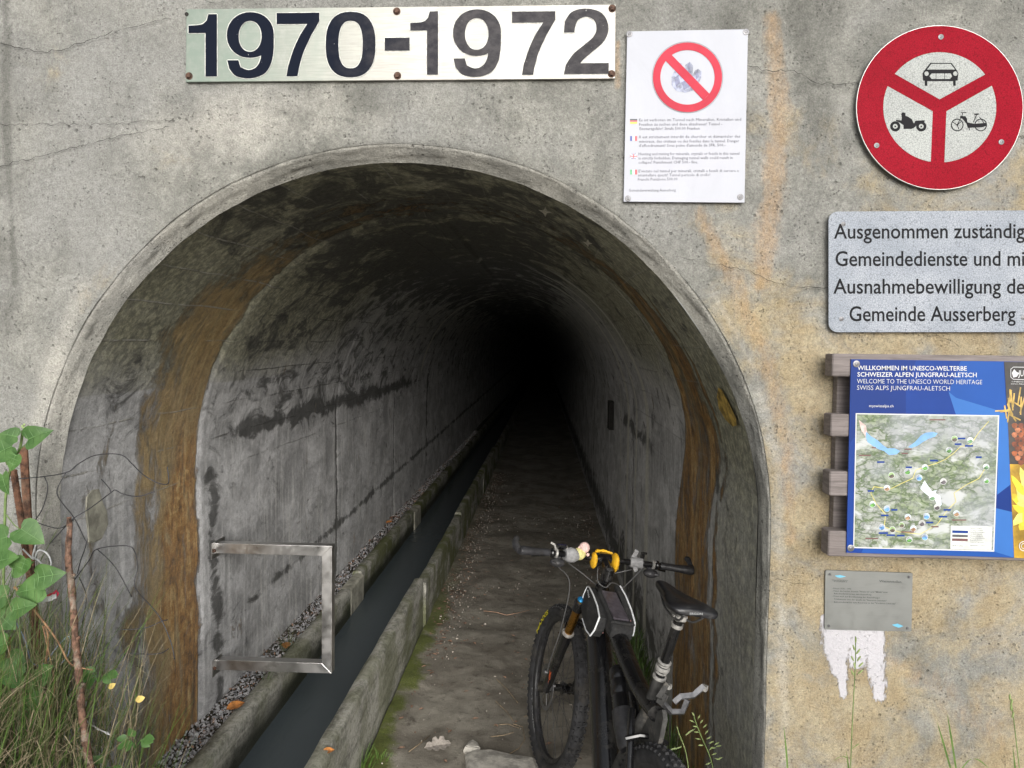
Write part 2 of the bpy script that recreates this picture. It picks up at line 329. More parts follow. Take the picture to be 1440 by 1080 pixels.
M['chips'] = simple('pale_chips', (.42, .38, .33), .9, var=.4, sc=30)
M['litter'] = simple('leaf_litter', (.26, .16, .11), .8, var=.45, sc=30)
M['twig'] = simple('dry_twig', (.25, .19, .12), .85, var=.3, sc=25)
M['mortar'] = simple('pale_mortar', (.36, .35, .29), .9, var=.25, sc=14, bump=.004)

# ------------------------------------------------------------------ portal wall with its arched opening
XC, ZC, RO, RI = -.4435, 1.405, 1.117, 1.094
def profile(R, n_leg, n_arc, zb=-.10):
    z1 = np.linspace(zb, ZC, n_leg, endpoint=False); th = np.linspace(pi, 0, n_arc)
    x = np.concatenate([np.full(n_leg, XC-R), XC+R*np.cos(th), np.full(n_leg, XC+R)]); z = np.concatenate([z1, ZC+R*np.sin(th), z1[::-1]])
    return x, z
NL, NA = 150, 560
px_, pz_ = profile(RO, NL, NA)
X0, X1, Z0, Z1 = -2.15, 1.95, -.10, 3.10
ox, oz = px_.copy(), pz_.copy(); legL = np.arange(len(px_)) < NL; legR = np.arange(len(px_)) >= NL+NA
ox[legL] = X0; ox[legR] = X1
ia = np.where(~(legL | legR))[0]; dx, dz = px_[ia]-XC, pz_[ia]-ZC
with np.errstate(divide='ignore'):
    tt = np.minimum(np.where(dx > 0, (X1-XC)/dx, np.where(dx < 0, (X0-XC)/dx, 1e9)), np.where(dz > 1e-9, (Z1-ZC)/np.maximum(dz, 1e-9), 1e9))
ox[ia] = XC+dx*tt; oz[ia] = ZC+dz*tt
for cx in (X0, X1):
    k = ia[np.argmin((ox[ia]-cx)**2+(oz[ia]-Z1)**2)]; ox[k], oz[k] = cx, Z1
NR = 200; s_ = np.linspace(0, 1, NR)**1.15
FX = px_[:, None]+(ox-px_)[:, None]*s_; FZ = pz_[:, None]+(oz-pz_)[:, None]*s_
# irregular, slightly chipped lip of the arch
lip = (vnoise(np.arange(len(px_))[:, None]*.012+0*FX, FX*0+3, 3.0, 5)-.5)*.016*np.exp(-s_*45)[None, :]
lip = -np.abs(lip)*.35
FX = FX+(FX-XC)*lip; FZ = np.where(FZ > ZC, FZ+(FZ-ZC)*lip, FZ)
FYY = FY+(vnoise(FX, FZ, 1.7, 3)-.5)*.010+(vnoise(FX, FZ, 14, 4, 3)-.5)*.004+np.exp(-s_*60)[None, :]*.006
# plan-view wear maps, drawn in the plane of the wall with the positions measured on it
AX = np.stack([FX.ravel(), FY+0*FX.ravel(), FZ.ravel()-H], 1); zz = AX @ fw
QX = 720+1000*(AX @ rt)/zz; QY = 540-1000*(AX @ up)/zz
n1 = vnoise(FX, FZ, 3.0, 21).ravel(); n2 = vnoise(FX, FZ, 8.0, 22).ravel(); wx = QX+(n1-.5)*90+(n2-.5)*30; wy = QY+(n2-.5)*70
ochre = .60*sstep(900, 1120, wx)*sstep(0, 260, QY)+.20*sstep(1080, 1200, wx)*sstep(380, 560, QY)
ochre = np.maximum(ochre, .55*blob(wx, wy, 1030, 430, 190, 330)); ochre += .26*blob(wx, wy, 680, 150, 260, 130)+.45*blob(wx, wy, 250, 205, 50, 60)
ochre += .35*blob(wx, wy, 150, 390, 130, 120)+.3*blob(wx, wy, 90, 80, 200, 70)
ochre -= .55*blob(wx, wy, 1150, 330, 110, 150)+.45*blob(wx, wy, 1330, 960, 130, 160)+.3*blob(wx, wy, 1110, 230, 60, 200)
rust_ = np.maximum(stroke(QX+(n1-.5)*22, QY, [(1088, 30), (1098, 180), (1086, 300), (1072, 400)], [26, 32, 36, 24], .95)*.62,
        stroke(QX, QY, [(985, 300), (1030, 390), (1075, 500), (1105, 620), (1112, 760)], [22, 28, 28, 24, 16], .95)*.5)
rust_ = np.maximum(rust_, .35*stroke(wx, QY, [(1230, 930), (1300, 960), (1400, 1040)], [30, 40, 50], .9)); rust_ = np.maximum(rust_, .55*stroke(QX, QY, [(868, 60), (868, 120)], [8, 10], .9))
dark_ = .65*blob(wx, wy, 1150, 120, 80, 200)+.5*blob(wx, wy, 1060, 20, 420, 60)+.40*blob(wx, wy, 120, 120, 240, 150)+.25*sstep(60, -10, QX)
dark_ += .45*blob(wx, wy, 1170, 300, 60, 60)+.35*blob(wx, wy, 1170, 480, 60, 30)+.3*blob(wx, wy, 420, 125, 200, 35)+.5*stroke(QX, QY, [(8, -30), (10, 200), (22, 400)], [9, 9, 7], .9)
dark_ += .25*blob(wx, wy, 60, 330, 90, 120); dark_ = np.maximum(dark_, .4*stroke(QX, QY, [(-20, 176), (140, 173), (250, 172)], 3.5, .9))
pale_ = .85*blob(wx, wy, 290, 190, 210, 120)+.6*blob(wx, wy, 500, 150, 260, 90)+.45*blob(wx, wy, 80, 520, 120, 160)+.4*blob(wx, wy, 1040, 250, 80, 60)+.8*stroke(QX, QY, [(150, 340), (110, 420), (60, 560), (30, 700)], [26, 26, 24, 24], .95)*.6
pale_ *= .8; pale_ += .5*stroke(QX, QY, [(1000, 400), (1060, 520), (1095, 660), (1105, 1100)], [10, 16, 20, 20], .95)
lm = np.maximum.reduce([stroke(QX, QY, [(1172, 880), (1176, 915), (1180, 942)], [34, 32, 20], .9), 1.2*stroke(QX, QY, [(1190, 870), (1212, 905), (1205, 930)], [44, 34, 20], .9), stroke(QX, QY, [(1228, 880), (1232, 940), (1237, 978)], [30, 24, 16], .9), stroke(QX, QY, [(1183, 940), (1186, 976)], [15, 10], .9), .8*stroke(QX, QY, [(1158, 868), (1160, 895)], [9, 6], .9)])
co = np.stack([FX.ravel(), FYY.ravel(), FZ.ravel()], 1)
wall = empty('portal_wall', (XC, FY, 0), 'weathered grey and ochre concrete wall framing the tunnel arch', 'wall')
o = np_mesh('wall_face', co-np.array([XC, FY, 0]), grid_quads(len(px_), NR)[:, ::-1], M['facade'], wall, dict(ochre=np.clip(ochre, 0, 1), rust=rust_, dark=np.clip(dark_, 0, 1), pale=np.clip(pale_, 0, 1), lime=lm))
mb = MB()                                    # the wall beyond the surveyed part, with its thickness
for (a, b, c, d) in ((-6, X0, -.6, 4.2), (X1, 6, -.6, 4.2), (X0, X1, Z1, 4.2)):
    mb.box(((a+b)/2-XC, .15+.0, (c+d)/2), (b-a, .30, d-c))
mb.build('wall_side', M['facade'], wall)
mb = MB(); mb.box((0-XC, .13, 4.26), (12.2, .42, .12)); mb.build('coping', M['kerb'], wall)
def crack(pts, wd=1.2, seed=0):
    r = random.Random(seed); q = []
    for i in range(len(pts)-1):
        n = max(2, int(math.dist(pts[i], pts[i+1])/6))
        for k in range(n):
            t = k/n; q.append((pts[i][0]+(pts[i+1][0]-pts[i][0])*t+r.uniform(-1.6, 1.6), pts[i][1]+(pts[i+1][1]-pts[i][1])*t+r.uniform(-2.2, 2.2)))
    q.append(pts[-1]); b = MB(); vs_ = []
    for i, p in enumerate(q):
        a = q[max(i-1, 0)]; c = q[min(i+1, len(q)-1)]; dx, dy = c[0]-a[0], c[1]-a[1]; L = math.hypot(dx, dy) or 1
        ww = wd*.68*r.uniform(.25, 1)*(.3 if i in (0, len(q)-1) else 1)*.5
        for sg in (-1, 1): vs_.append(P(p[0]-dy/L*ww*sg, p[1]+dx/L*ww*sg, .0075))
    b.add(local(wall, vs_), [(2*i, 2*i+1, 2*i+3, 2*i+2) for i in range(len(q)-1)]); b.build('crack', M['gap'], wall)  # flat dirt-dark ribbon; shade inside the crack is put into its colour
for i, (c, wd_) in enumerate([([(-5, 60), (20, 66), (66, 73), (98, 66), (130, 55), (165, 42), (200, 35), (238, 26)], 1.5), ([(-5, 236), (30, 226), (75, 216), (150, 195), (195, 186), (240, 178)], 1.4),
        ([(-5, 176), (60, 175), (140, 174), (190, 172), (250, 168)], 1.1), ([(1052, 92), (1085, 101), (1110, 98), (1150, 116), (1180, 120), (1210, 112)], 1.5),
        ([(950, 362), (985, 366), (1020, 374), (1055, 382), (1090, 398), (1140, 408), (1168, 405)], 1.1), ([(280, -5), (300, 4), (318, 3)], 1.3),
        ([(1085, 816), (1100, 814), (1118, 820), (1150, 822)], 1.0), ([(1130, 405), (1150, 404), (1166, 407)], 1.6), ([(868, 178), (885, 190)], .8), ([(1300, 470), (1330, 476), (1352, 490)], 1.0)]):
    crack(c, wd_, i)

# chamfered, rough reveal ring between the wall and the tunnel lining
def tuck(x, z):                               # the reveal is wider over the arch and on the left than on the right jamb
    sm = lambda a, b, v: (lambda t: t*t*(3-2*t))(np.clip((v-a)/(b-a), 0, 1)); t = 1-sm(.2, .6, x-XC)*(1-sm(1.5, 2.05, z)); return x-(x-XC)/RI*.020*t, z-np.maximum(0, z-ZC)/RI*.020*t
xo, zo = profile(RO, 90, 300); xi, zi = tuck(*profile(RI, 90, 300)); nj = 9; RX = []; RY = []; RZ = []
t_ = np.linspace(0, 1, nj)
RX = xo[:, None]+(xi-xo)[:, None]*t_; RZ = zo[:, None]+(zi-zo)[:, None]*t_; RYv = FY+.003+.056*t_[None, :]+0*RX
RX[:, 0] += np.sign(xo-XC)*.05*np.where(zo > ZC, np.abs(xo-XC)/RO, 1); RZ[:, 0] += np.where(zo > ZC, (zo-ZC)/RO*.05, 0); RYv[:, 0] = FY+.022
nn = (vnoise(np.arange(len(xo))[:, None]*.05+0*RX, t_[None, :]*2+0*RX, 3, 31)-.5)*.014*np.sin(pi*np.clip(t_, .15, .9))[None, :]
RX += (RX-XC)*nn; RZ += np.where(RZ > ZC, (RZ-ZC)*nn, 0)
co = np.stack([RX.ravel()-XC, RYv.ravel()-FY, RZ.ravel()], 1); zer = np.zeros(len(co)); rj = (sstep(.3, .7, RX-XC)*(1-sstep(1.5, 2.1, RZ))*sstep(.1, .6, t_)[None, :]).ravel()
np_mesh('arch_edge', co, grid_quads(len(xo), nj)[:, ::-1], M['facade'], wall, dict(ochre=.12+zer, rust=zer, dark=.75*rj, pale=.6*(1-rj), lime=zer))

# ------------------------------------------------------------------ tunnel lining
NLt, NAt = 110, 240; tx, tz = profile(RI, NLt, NAt, -.10)
tx, tz = tuck(tx, tz)
depth = np.concatenate([np.linspace(FY+.0585, 9, 430), 9+np.cumsum(np.linspace(.04, 2.4, 80))]); ND = len(depth)
arc = np.concatenate([[0], np.cumsum(np.hypot(np.diff(tx), np.diff(tz)))])
TU = arc[:, None]+0*depth; TV = depth[None, :]+0*arc[:, None]
TX = tx[:, None]+0*TV; TZ = tz[:, None]+.026*(np.minimum(TV, 12)-FY)*sstep(.6, ZC+.9, tz)[:, None]
inw = np.zeros_like(TX)                      # inward offset from the nominal lining
inw += .012*sstep(3.03, 3.06, TV)+(vnoise(TU, TV, 1.2, 41)-.5)*.030+(vnoise(TU, TV*.8, 7, 42)-.5)*.010
for yj in (5.1, 7.1, 9.1, 12, 15): inw -= .007*np.exp(-((TV-yj)/.02)**2)
L = arc[-1]; left = TU < L/2; inw = np.where(left, inw, inw*.35); TX = TX-(TX-XC)/RI*inw; TZ = TZ-np.clip((tz-ZC)/RI, 0, 1)[:, None]*inw
L = arc[-1]; un = TU/L; frommid = np.abs(TU-L/2); legz = tz[:, None]+0*TV; left = TU < L/2
nA = vnoise(TU, TV, 2.2, 51); nB = vnoise(TU*3, TV, 3.0, 52)
yl = np.where(left, 2.52, 2.68)+.10*sstep(1.2, .2, frommid); yr = np.where(left, 3.03, 3.03+.42*sstep(2.0, 1.0, legz)); nC = vnoise(TU*1.2, TV*.3, 3.5, 57, 5); wv = TV+(nA-.5)*.14+(nC-.5)*.26
rustT = sstep(yl-.06, yl+.06, wv)*(1-sstep(yr-.02, yr+.02, TV+(nB-.5)*.02))*(.30+.70*sstep(.2, 1.3, frommid))
rustT *= np.where(left, .55+.45*sstep(2.55, 2.80, wv), 1); rustT = np.maximum(rustT, .34*np.exp(-((wv-2.30)/.05)**2)*sstep(1.1, 1.7, frommid)*left); rustT = np.maximum(rustT, .85*np.exp(-((wv-2.60)/.03)**2)*(~left)*sstep(.6, 1.2, frommid))
rustT = np.maximum(rustT, np.where(~left, .55*blob(TU, TV, L/2+1.35, 2.33, .16, .05), 0)); rustT *= np.where(left, .92, .74)
green = sstep(1.75, .9, frommid)*(1-.55*sstep(3.2, 5.5, TV)) + np.where(~left, .62*sstep(3.3, 2.4, TV), 0)
green = np.where(left & (legz < 1.75), green*.4, green)
lf = sstep(-.9, .2, L/2-TU); darkT = .06+.20*lf*sstep(3.1, 3.4, TV)*sstep(1.40, 1.7, legz+(nA-.5)*.3)*(1-.6*sstep(5, 8, TV))+.1*sstep(2.0, 1.5, frommid)*sstep(2.2, 2.5, TV); darkT += np.where(left, .62*np.exp(-((legz-1.50-(nA-.5)*.10)/.050)**2)*sstep(3.1, 3.6, TV)*(1-sstep(7, 9, TV)), 0)
darkT += np.where(left, .55*np.exp(-((TV-3.16-.08*(nB-.5)-.05*sstep(1.0, .4, legz))/.055)**2)*sstep(1.5, 1.2, legz), 0)+np.where(left, .55*np.exp(-((legz-.62-.1*(TV-4)*.2)/.03)**2)*sstep(3.4, 3.9, TV), 0)
darkT += .35*sstep(2.9, 2.2, TV)*0+.35*sstep(.9, .4, frommid)+np.where(~left, .6*np.exp(-((legz-.25)/.18)**2)*sstep(3.4, 4.4, TV), 0); darkT += np.where(left, .35*blob(TU, TV, 1.9, 2.45, .2, .12), 0)
darkT += np.where(~left, .5*np.exp(-((legz-1.35-(nA-.5)*.1)/.05)**2)*sstep(4.0, 4.4, TV)*(1-sstep(5.6, 6, TV)), 0)
ochT = np.where(left, sstep(2.86, 2.66, wv)+sstep(.9, .5, np.abs(frommid-.95))*.7, .12+.5*np.exp(-((wv-2.95)/.05)**2))
for yj in (5.1, 7.1, 9.1): darkT += .85*np.exp(-((TV-yj)/.014)**2)*(legz < 1.55)*(.5+nA)
calc = np.zeros_like(TX)
for yc_, wd_, lo, hi, st in ((4.42, .10, .35, 3, .50), (4.95, .05, .3, 3, .55), (5.45, .07, .3, 3, .8), (5.95, .03, .3, 3, .5), (8.6, .06, 0, 1.5, .8), (3.12, .05, .6, 3, .35)):
    calc = np.maximum(calc, 1.7*st*np.exp(-((TV-yc_+.12*(nA-.5))/wd_)**2)*np.where(left & (lo > 0), 0, 1)*sstep(lo-.1, lo+.3, frommid)*(1-sstep(hi-.2, hi+.2, frommid)))
calc = np.maximum(calc, np.where(left, .22*sstep(3.2, 3.05, TV)*sstep(3.0, 3.04, TV), 0)); calc = np.maximum(calc, np.where(left, .32*sstep(3.35, 3.8, TV)*(1-sstep(1.15, 1.45, legz)), 0))
board = sstep(ZC-.25, ZC+.1, tz)[:, None]*(1-.5*sstep(.9, .4, frommid))*(np.where(left, 1, .35)); board = np.maximum(board, 0.0)
tun = empty('tunnel_lining', (XC, FY, 0), 'dark arched concrete tunnel lining with rusty brown seepage bands', 'tunnel')
co = np.stack([TX.ravel()-XC, TV.ravel()-FY, TZ.ravel()], 1)
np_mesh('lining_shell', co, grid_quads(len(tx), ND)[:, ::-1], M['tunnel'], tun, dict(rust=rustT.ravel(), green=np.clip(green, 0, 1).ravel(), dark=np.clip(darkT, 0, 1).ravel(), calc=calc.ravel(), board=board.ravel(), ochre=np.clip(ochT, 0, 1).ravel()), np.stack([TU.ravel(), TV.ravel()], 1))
mb = MB(); ye = float(depth[-1]); mb.box((0, ye-FY+.1, 1.6), (2.6, .2, 4.2)); mb.build('end_face', M['gap'], tun)  # near-black closing wall; the tunnel's far darkness is put into its colour
# small niche on the right wall, patched mortar on the left wall, drill mark and lost aggregate
xr = XC+RI-.035
mb = MB(); q = D(862, 580, 6.6); mb.box((xr-XC+.012, 6.62-FY, 1.36), (.05, .20, .26)); mb.build('niche', M['gap'], tun)
pm = []; r = random.Random(4)
for (x, y) in ((118, 700), (126, 690), (136, 688), (142, 710), (148, 722), (150, 742), (141, 762), (130, 768), (121, 768), (120, 745), (117, 720)):
    d = ray(x, y); t = (XC-RI+.012)/d[0]; pm.append((d[0]*t, d[1]*t, H+d[2]*t))
mb = MB(); n = len(pm); inner = [(XC-RI+.022, p[1]*.92+.08*2.32, p[2]*.92+.08*1.46) for p in pm]
mb.add(local(tun, pm+inner), [tuple(range(n, 2*n))]+[(i, (i+1) % n, n+(i+1) % n, n+i) for i in range(n)]); mb.build('mortar_patch', M['mortar'], tun)

def vault(px, py, off=.03):                  # where the line of sight meets the lining
    d = ray(px, py); lo = 1.5
    for k in range(4000):
        t = lo+k*.004; x, y, z = d[0]*t, d[1]*t, H+d[2]*t; zc = z-.026*max(0, y-FY)
        if y > FY+.1 and (math.hypot(x-XC, zc-ZC) > RI-off if zc > ZC else abs(x-XC) > RI-off): return (x, y, z)
M['spray'] = simple('pale_mark', (.50, .48, .40), .9, var=.2, sc=60); M['yellowcrust'] = simple('yellow_crust', (.40, .27, .06), .85, var=.4, sc=30, bump=.004)
def vpatch(name, pxs, mat, off=.028):
    q = [vault(x, y, off) for x, y in pxs]; mb = MB(); mb.add(local(tun, q), [tuple(range(len(q)))]); mb.build(name, mat, tun)
for cx, cy, k in ((766, 298, 1.0), (826, 342, .8)):
    vpatch('mortar_mark', [(cx-9*k, cy-3*k), (cx-2*k, cy-2*k), (cx+1*k, cy-7*k), (cx+3*k, cy-2*k), (cx+9*k, cy+1*k), (cx+3*k, cy+2*k), (cx+1*k, cy+7*k), (cx-2*k, cy+2*k)], M['spray'], .045)
vpatch('yellow_patch', [(1010, 545), (1015, 548), (1024, 565), (1035, 588), (1036, 598), (1030, 600), (1020, 590), (1011, 575), (1008, 558)], M['yellowcrust'], .018)

# ------------------------------------------------------------------ ground, path, channel
gx = np.concatenate([np.linspace(-120, -6, 14), np.linspace(-5, 5, 160), np.linspace(6, 120, 14)]); gy = np.concatenate([np.linspace(-160, -6, 14), np.linspace(-5, FY+.28, 120)])
GX, GY = np.meshgrid(gx, gy, indexing='ij'); bump_ = vnoise(GX, GY, 1.5, 61)
bankL = .80*sstep(-.92, -1.35, GX-.15*(bump_-.5))*sstep(-.2, 1.3, GY); bankR = .42*sstep(.72, 1.15, GX)*sstep(.2, 1.6, GY)
chan = sstep(-1.55, -1.45, GX)*(1-sstep(-.80, -.70, GX))*sstep(1.95, 2.0, GY)
GZ = -.012+bankL+bankR+(bump_-.5)*.05*(np.hypot(GX, GY) > .3)-.5*chan*0; far = np.clip((-GY-8)/60, 0, 1); GZ = GZ-3*far
inside = (GY > 1.98) & (GX > XC-RO-.02) & (GX < XC+RO+.02); GZ = np.where(inside, -.25, GZ)
M['ground'] = simple('pale_gravel_ground', (.30, .28, .24), .95, var=.3, sc=14, bump=.01, bsc=60)
o = np_mesh('ground', np.stack([GX.ravel(), GY.ravel(), GZ.ravel()], 1), grid_quads(len(gx), len(gy)), M['ground']); o['kind'] = 'structure'
hx = np.linspace(-60, 60, 50); hy = np.concatenate([np.linspace(FY+.34, 20, 20), np.linspace(25, 150, 16)]); HX, HY = np.meshgrid(hx, hy, indexing='ij')
HZ = 3.9+.62*(HY-FY)+(vnoise(HX, HY, .25, 71)-.5)*2*sstep(3, 8, HY); o = np_mesh('hillside', np.stack([HX.ravel(), HY.ravel(), HZ.ravel()], 1), grid_quads(50, len(hy)), M['hill']); o['kind'] = 'structure'
KX, KY = np.meshgrid(np.linspace(-.80, .70, 110), np.concatenate([np.linspace(1.6, 9, 420), np.linspace(9.2, ye, 60)]), indexing='ij')
KZ = (vnoise(KX, KY, 2.2, 81)-.5)*.045+(vnoise(KX, KY, 12, 82)-.5)*.010+.03*sstep(.45, .66, KX)+.02*sstep(-.62, -.79, KX)
o = np_mesh('path', np.stack([KX.ravel(), KY.ravel(), KZ.ravel()], 1), grid_quads(*KX.shape), M['path']); o['kind'] = 'structure'
mb = MB(); mb.add([(-1.34, 1.9, .108), (-.83, 1.9, .108), (-.83, ye, .108), (-1.34, ye, .108)], [(0, 1, 2, 3)]); o = mb.build('water', M['water']); o['kind'] = 'structure'
mb = MB(); mb.add([(-1.34, 1.9, -.2), (-.83, 1.9, -.2), (-.83, ye, -.2), (-1.34, ye, -.2)], [(0, 1, 2, 3)]); o = mb.build('channel_bed', M['gap']); o['kind'] = 'structure'
def kerb(name, label, xi_, xo_, ztop, segs, zb, seed):
    e = empty(name, ((xi_+xo_)/2, FY, 0), label, 'kerb')
    for k, (y0, y1, dx_, dz_) in enumerate(segs):
        ny = max(3, int((y1-y0)/(.025 if y0 < 9 else .2))); ys = np.linspace(y0, y1, ny)
        prof = [(xi_+dx_, zb), (xi_+dx_, ztop-.02), (xi_+dx_+(xo_-xi_)*.10, ztop-.003), ((xi_+xo_)/2+dx_, ztop), (xo_+dx_-(xo_-xi_)*.10, ztop-.004), (xo_+dx_, ztop-.02), (xo_+dx_, zb)]
        prof = np.array(prof); J = len(prof)
        A = np.repeat(prof[None], ny, 0).reshape(-1, 2); Yv = np.repeat(ys, J)
        nz = (vnoise(Yv, A[:, 0]*8+A[:, 1]*6, 5, seed+k)-.5)
        top = A[:, 1] > ztop-.03
        co = np.stack([A[:, 0]+nz*.008, Yv, A[:, 1]+dz_*(A[:, 1] > 0)+np.where(top, (vnoise(Yv, A[:, 0]*10, 4, seed+k+7)-.55)*.016, 0)], 1)
        co -= np.array(e.location)
        q = grid_quads(ny, J); o = np_mesh('kerb_segment', co, q if xo_ > xi_ else q, M['kerb'], e, smooth=False)
        for end, idx in ((0, range(J)), (1, range((ny-1)*J, ny*J))): pass
        mb = MB(); mb.add([tuple(co[i]) for i in range(J)]+[tuple(co[(ny-1)*J+i]) for i in range(J)], [tuple(range(J)), tuple(range(2*J-1, J-1, -1))]); me = mb.build('end_cap', M['kerb'], o)
    return e
kr = kerb('channel_kerb', 'mossy concrete kerb between the water channel and the path', -.868, -.800, .345,
     [(1.95, 4.80, -.010, .02), (4.825, 6.93, .004, -.015), (6.95, 9.5, .0, .0), (9.52, 11.95, .004, .006), (11.97, 16, .0, -.05), (16.02, ye, 0, -.05)], -.05, 100)
kl = kerb('channel_kerb', 'low concrete kerb along the gravel strip on the far side of the water', -1.310, -1.386, .300,
     [(1.95, 4.74, .012, .0), (5.10, 7.15, .0, .01), (7.5, 9.6, .0, .0), (9.62, ye, .0, .0)], -.05, 140)
for (y0, y1) in ((4.74, 5.10), (7.15, 7.50)):
    mb = MB(); mb.bbox((-1.338+1.348, (y0+y1)/2-FY, .118), (.082, y1-y0, .35), .012); mb.build('mortar_joint', M['mortar'], kl)
mb = MB(); mb.add([(-1.375, 1.95, .262), (-1.375, ye, .262), (XC-RI-.03, ye, .262), (XC-RI-.03, 1.95, .262)], [(0, 1, 2, 3)]); o = mb.build('ledge_bed', M['earth']); o['kind'] = 'structure'

# loose stone: gravel on the ledge, chips and litter on the path
def pebble(mb, c, r, n=5):
    R = Quaternion((random.random(), random.random(), random.random(), random.random())).normalized().to_matrix()
    mb.ball(c, r, n, .22, (1, random.uniform(.6, .9), random.uniform(.45, .7)), R)
g1, g2 = MB(), MB()
for i in range(9500):
    y = 2.2+13*random.random()**1.7; x = random.uniform(-1.385, XC-RI-.0); r_ = random.uniform(.003, .0088)*(1.8 if random.random() < .05 else 1)
    pebble(g1 if random.random() < .88 else g2, (x, y, .262+r_*random.uniform(.1, 1.6)), r_)
tag(g1.build('gravel', M['gravel'], smooth=False), 'pale grey gravel filling the strip between left wall and kerb', 'gravel', kind='stuff')
tag(g2.build('brown_gravel', M['litter']), 'brown grit and leaf crumbs among the pale gravel', 'grit', kind='stuff')
g1, g2 = MB(), MB()
for i in range(3600):
    sd_ = random.random()
    if sd_ < .5: x = -.79+abs(random.gauss(0, .14)); y = 4.3+7*random.random()**1.2
    elif sd_ < .8: x = .58-abs(random.gauss(0, .12)); y = 3.6+7*random.random()
    else: x = random.uniform(-.78, .62); y = 2.6+6*random.random()
    r_ = .0018+.0085*random.random()**2; z = .012 if abs(x) > .55 else .0
    if random.random() < .6: pebble(g1, (x, y, r_*.3+z), r_)
    else:
        a = random.random()*6; b = random.uniform(.5, 1); r_ += .003; d1 = (cos(a)*r_*1.8, sin(a)*r_*1.8); d2 = (-sin(a)*r_*b, cos(a)*r_*b)
        z += .012; g2.add([(x-d1[0], y-d1[1], z), (x+d2[0], y+d2[1], z+.003), (x+d1[0], y+d1[1], z+.001), (x-d2[0], y-d2[1], z+.004)], [(0, 1, 2, 3)])
tag(g1.build('stone_chips', M['chips']), 'small pale stone chips scattered over the tunnel path', 'gravel', kind='stuff')
tag(g2.build('dead_leaf_bits', M['litter']), 'crumbled dead leaves along both sides of the tunnel path', 'leaf litter', kind='stuff')
def rock(name, pts, zt, label, mat, seed=1):   # a flat stone from its outline on the path (pixels at path level)
    r = random.Random(seed); q = [G(*p, 0.0) for p in pts]; n = len(q); cx = sum(p[0] for p in q)/n; cy = sum(p[1] for p in q)/n
    e = []; fs_ = []
    for k, (s1, z) in enumerate(((1.0, -.02), (1.03, zt*.55), (.92, zt*.95), (.55, zt*1.05))):
        e += [(cx+(p[0]-cx)*s1+r.uniform(-.004, .004), cy+(p[1]-cy)*s1+r.uniform(-.004, .004), z+r.uniform(-.06, .06)*zt) for p in q]
    for k in range(3): fs_ += [(k*n+i, k*n+(i+1) % n, (k+1)*n+(i+1) % n, (k+1)*n+i) for i in range(n)]
    fs_.append(tuple(range(3*n, 4*n))); mb = MB(); mb.add(e, fs_); o = mb.build(name, mat); return tag(o, label, 'stone')
rock('stone', [(652, 1060), (657, 1053), (665, 1050), (673, 1054), (676, 1061), (664, 1064)], .035, 'small pale angular stone on the path in front of the flat slab', M['stone'], 2)
rock('stone_slab', [(655, 1068), (664, 1063), (690, 1062), (720, 1068), (752, 1074), (760, 1100), (720, 1130), (665, 1120), (656, 1090)], .035, 'flat grey stone slab on the path at the bottom edge', M['stone'], 3)
def leaf_pts(kind='heart', n=1.0, w=1.0):
    if kind == 'heart': return [(0, 0), (-.10, -.10), (-.30, -.16), (-.46, -.02), (-.50, .22), (-.40, .48), (-.20, .78), (0, 1.0), (.20, .78), (.40, .48), (.50, .22), (.46, -.02), (.30, -.16), (.10, -.10)]
    if kind == 'lobed':
        h = [(-.06, .08), (-.17, .14), (-.20, .24), (-.13, .31), (-.30, .38), (-.34, .50), (-.20, .56), (-.33, .66), (-.30, .79), (-.16, .80), (-.13, .94), (0, 1.0)]; return [(0, 0)]+h+[(-x, y) for x, y in h[-2::-1]]
    return [(0, 0), (-.22, .2), (-.32, .45), (-.22, .75), (0, 1), (.22, .75), (.32, .45), (.22, .2)]
def leaf(mb, base, dirv, nrm, L, kind='heart', fold=.18, curl=.15):
    pts = leaf_pts(kind); d = Vector(dirv).normalized(); nv = Vector(nrm); nv = (nv-d*nv.dot(d)).normalized(); s = d.cross(nv); b = Vector(base)
    c = [(0, y) for (_, y) in pts]; vs_ = []
    for (x, y) in pts: vs_.append(b+d*(y*L)+s*(x*L)+nv*(abs(x)*fold*L-curl*L*y*y))
    n = len(pts); mid = [b+d*(y*L)-nv*curl*L*y*y for y in (.25, .55, .8)]
    vs_ += mid; h = n//2; fs_ = []
    def near(y): return n+(0 if y < .4 else 1 if y < .7 else 2)
    for i in range(n):
        j = (i+1) % n; a, c2 = near(pts[i][1]), near(pts[j][1])
        if a == c2: fs_.append((i, j, a))
        else: fs_.append((i, j, c2, a))
    mb.add(vs_, fs_)
M['autumn'] = simple('autumn_leaf', (.42, .17, .045), .6, var=.3, sc=60); M['yellowleaf'] = simple('yellow_leaf', (.55, .42, .13), .6, var=.15, sc=60); M['greyleaf'] = simple('bleached_leaf', (.30, .27, .24), .8, var=.2, sc=60)
M['darkleaf'] = simple('dead_leaf_brown', (.14, .07, .04), .7, var=.3, sc=40)
def fallen(px, py, z, L, mat, label, ang=0., kind='oval', name='fallen_leaf'):
    mb = MB(); g = G(px, py, z+.012); leaf(mb, g, (cos(ang), sin(ang), .15), (0.1, -.3, 1), L, kind, .25, .1); tag(mb.build(name, mat), label, 'leaf')
fallen(318, 998, .29, .085, M['autumn'], 'orange autumn leaf lying on the gravel strip below the steel frame', .8)
fallen(402, 912, .29, .080, M['autumn'], 'orange brown leaf on the gravel strip seen through the steel frame', 1.9)
fallen(452, 1058, .345, .05, M['autumn'], 'small reddish leaf on top of the kerb nearest the path', .3)
fallen(596, 1052, .012, .13, M['greyleaf'], 'bleached lobed leaf flat on the path left of the pale stone', .25, 'lobed')
fallen(542, 735, .28, .07, M['autumn'], 'small orange leaf on the far gravel near the dark sticks', .4)
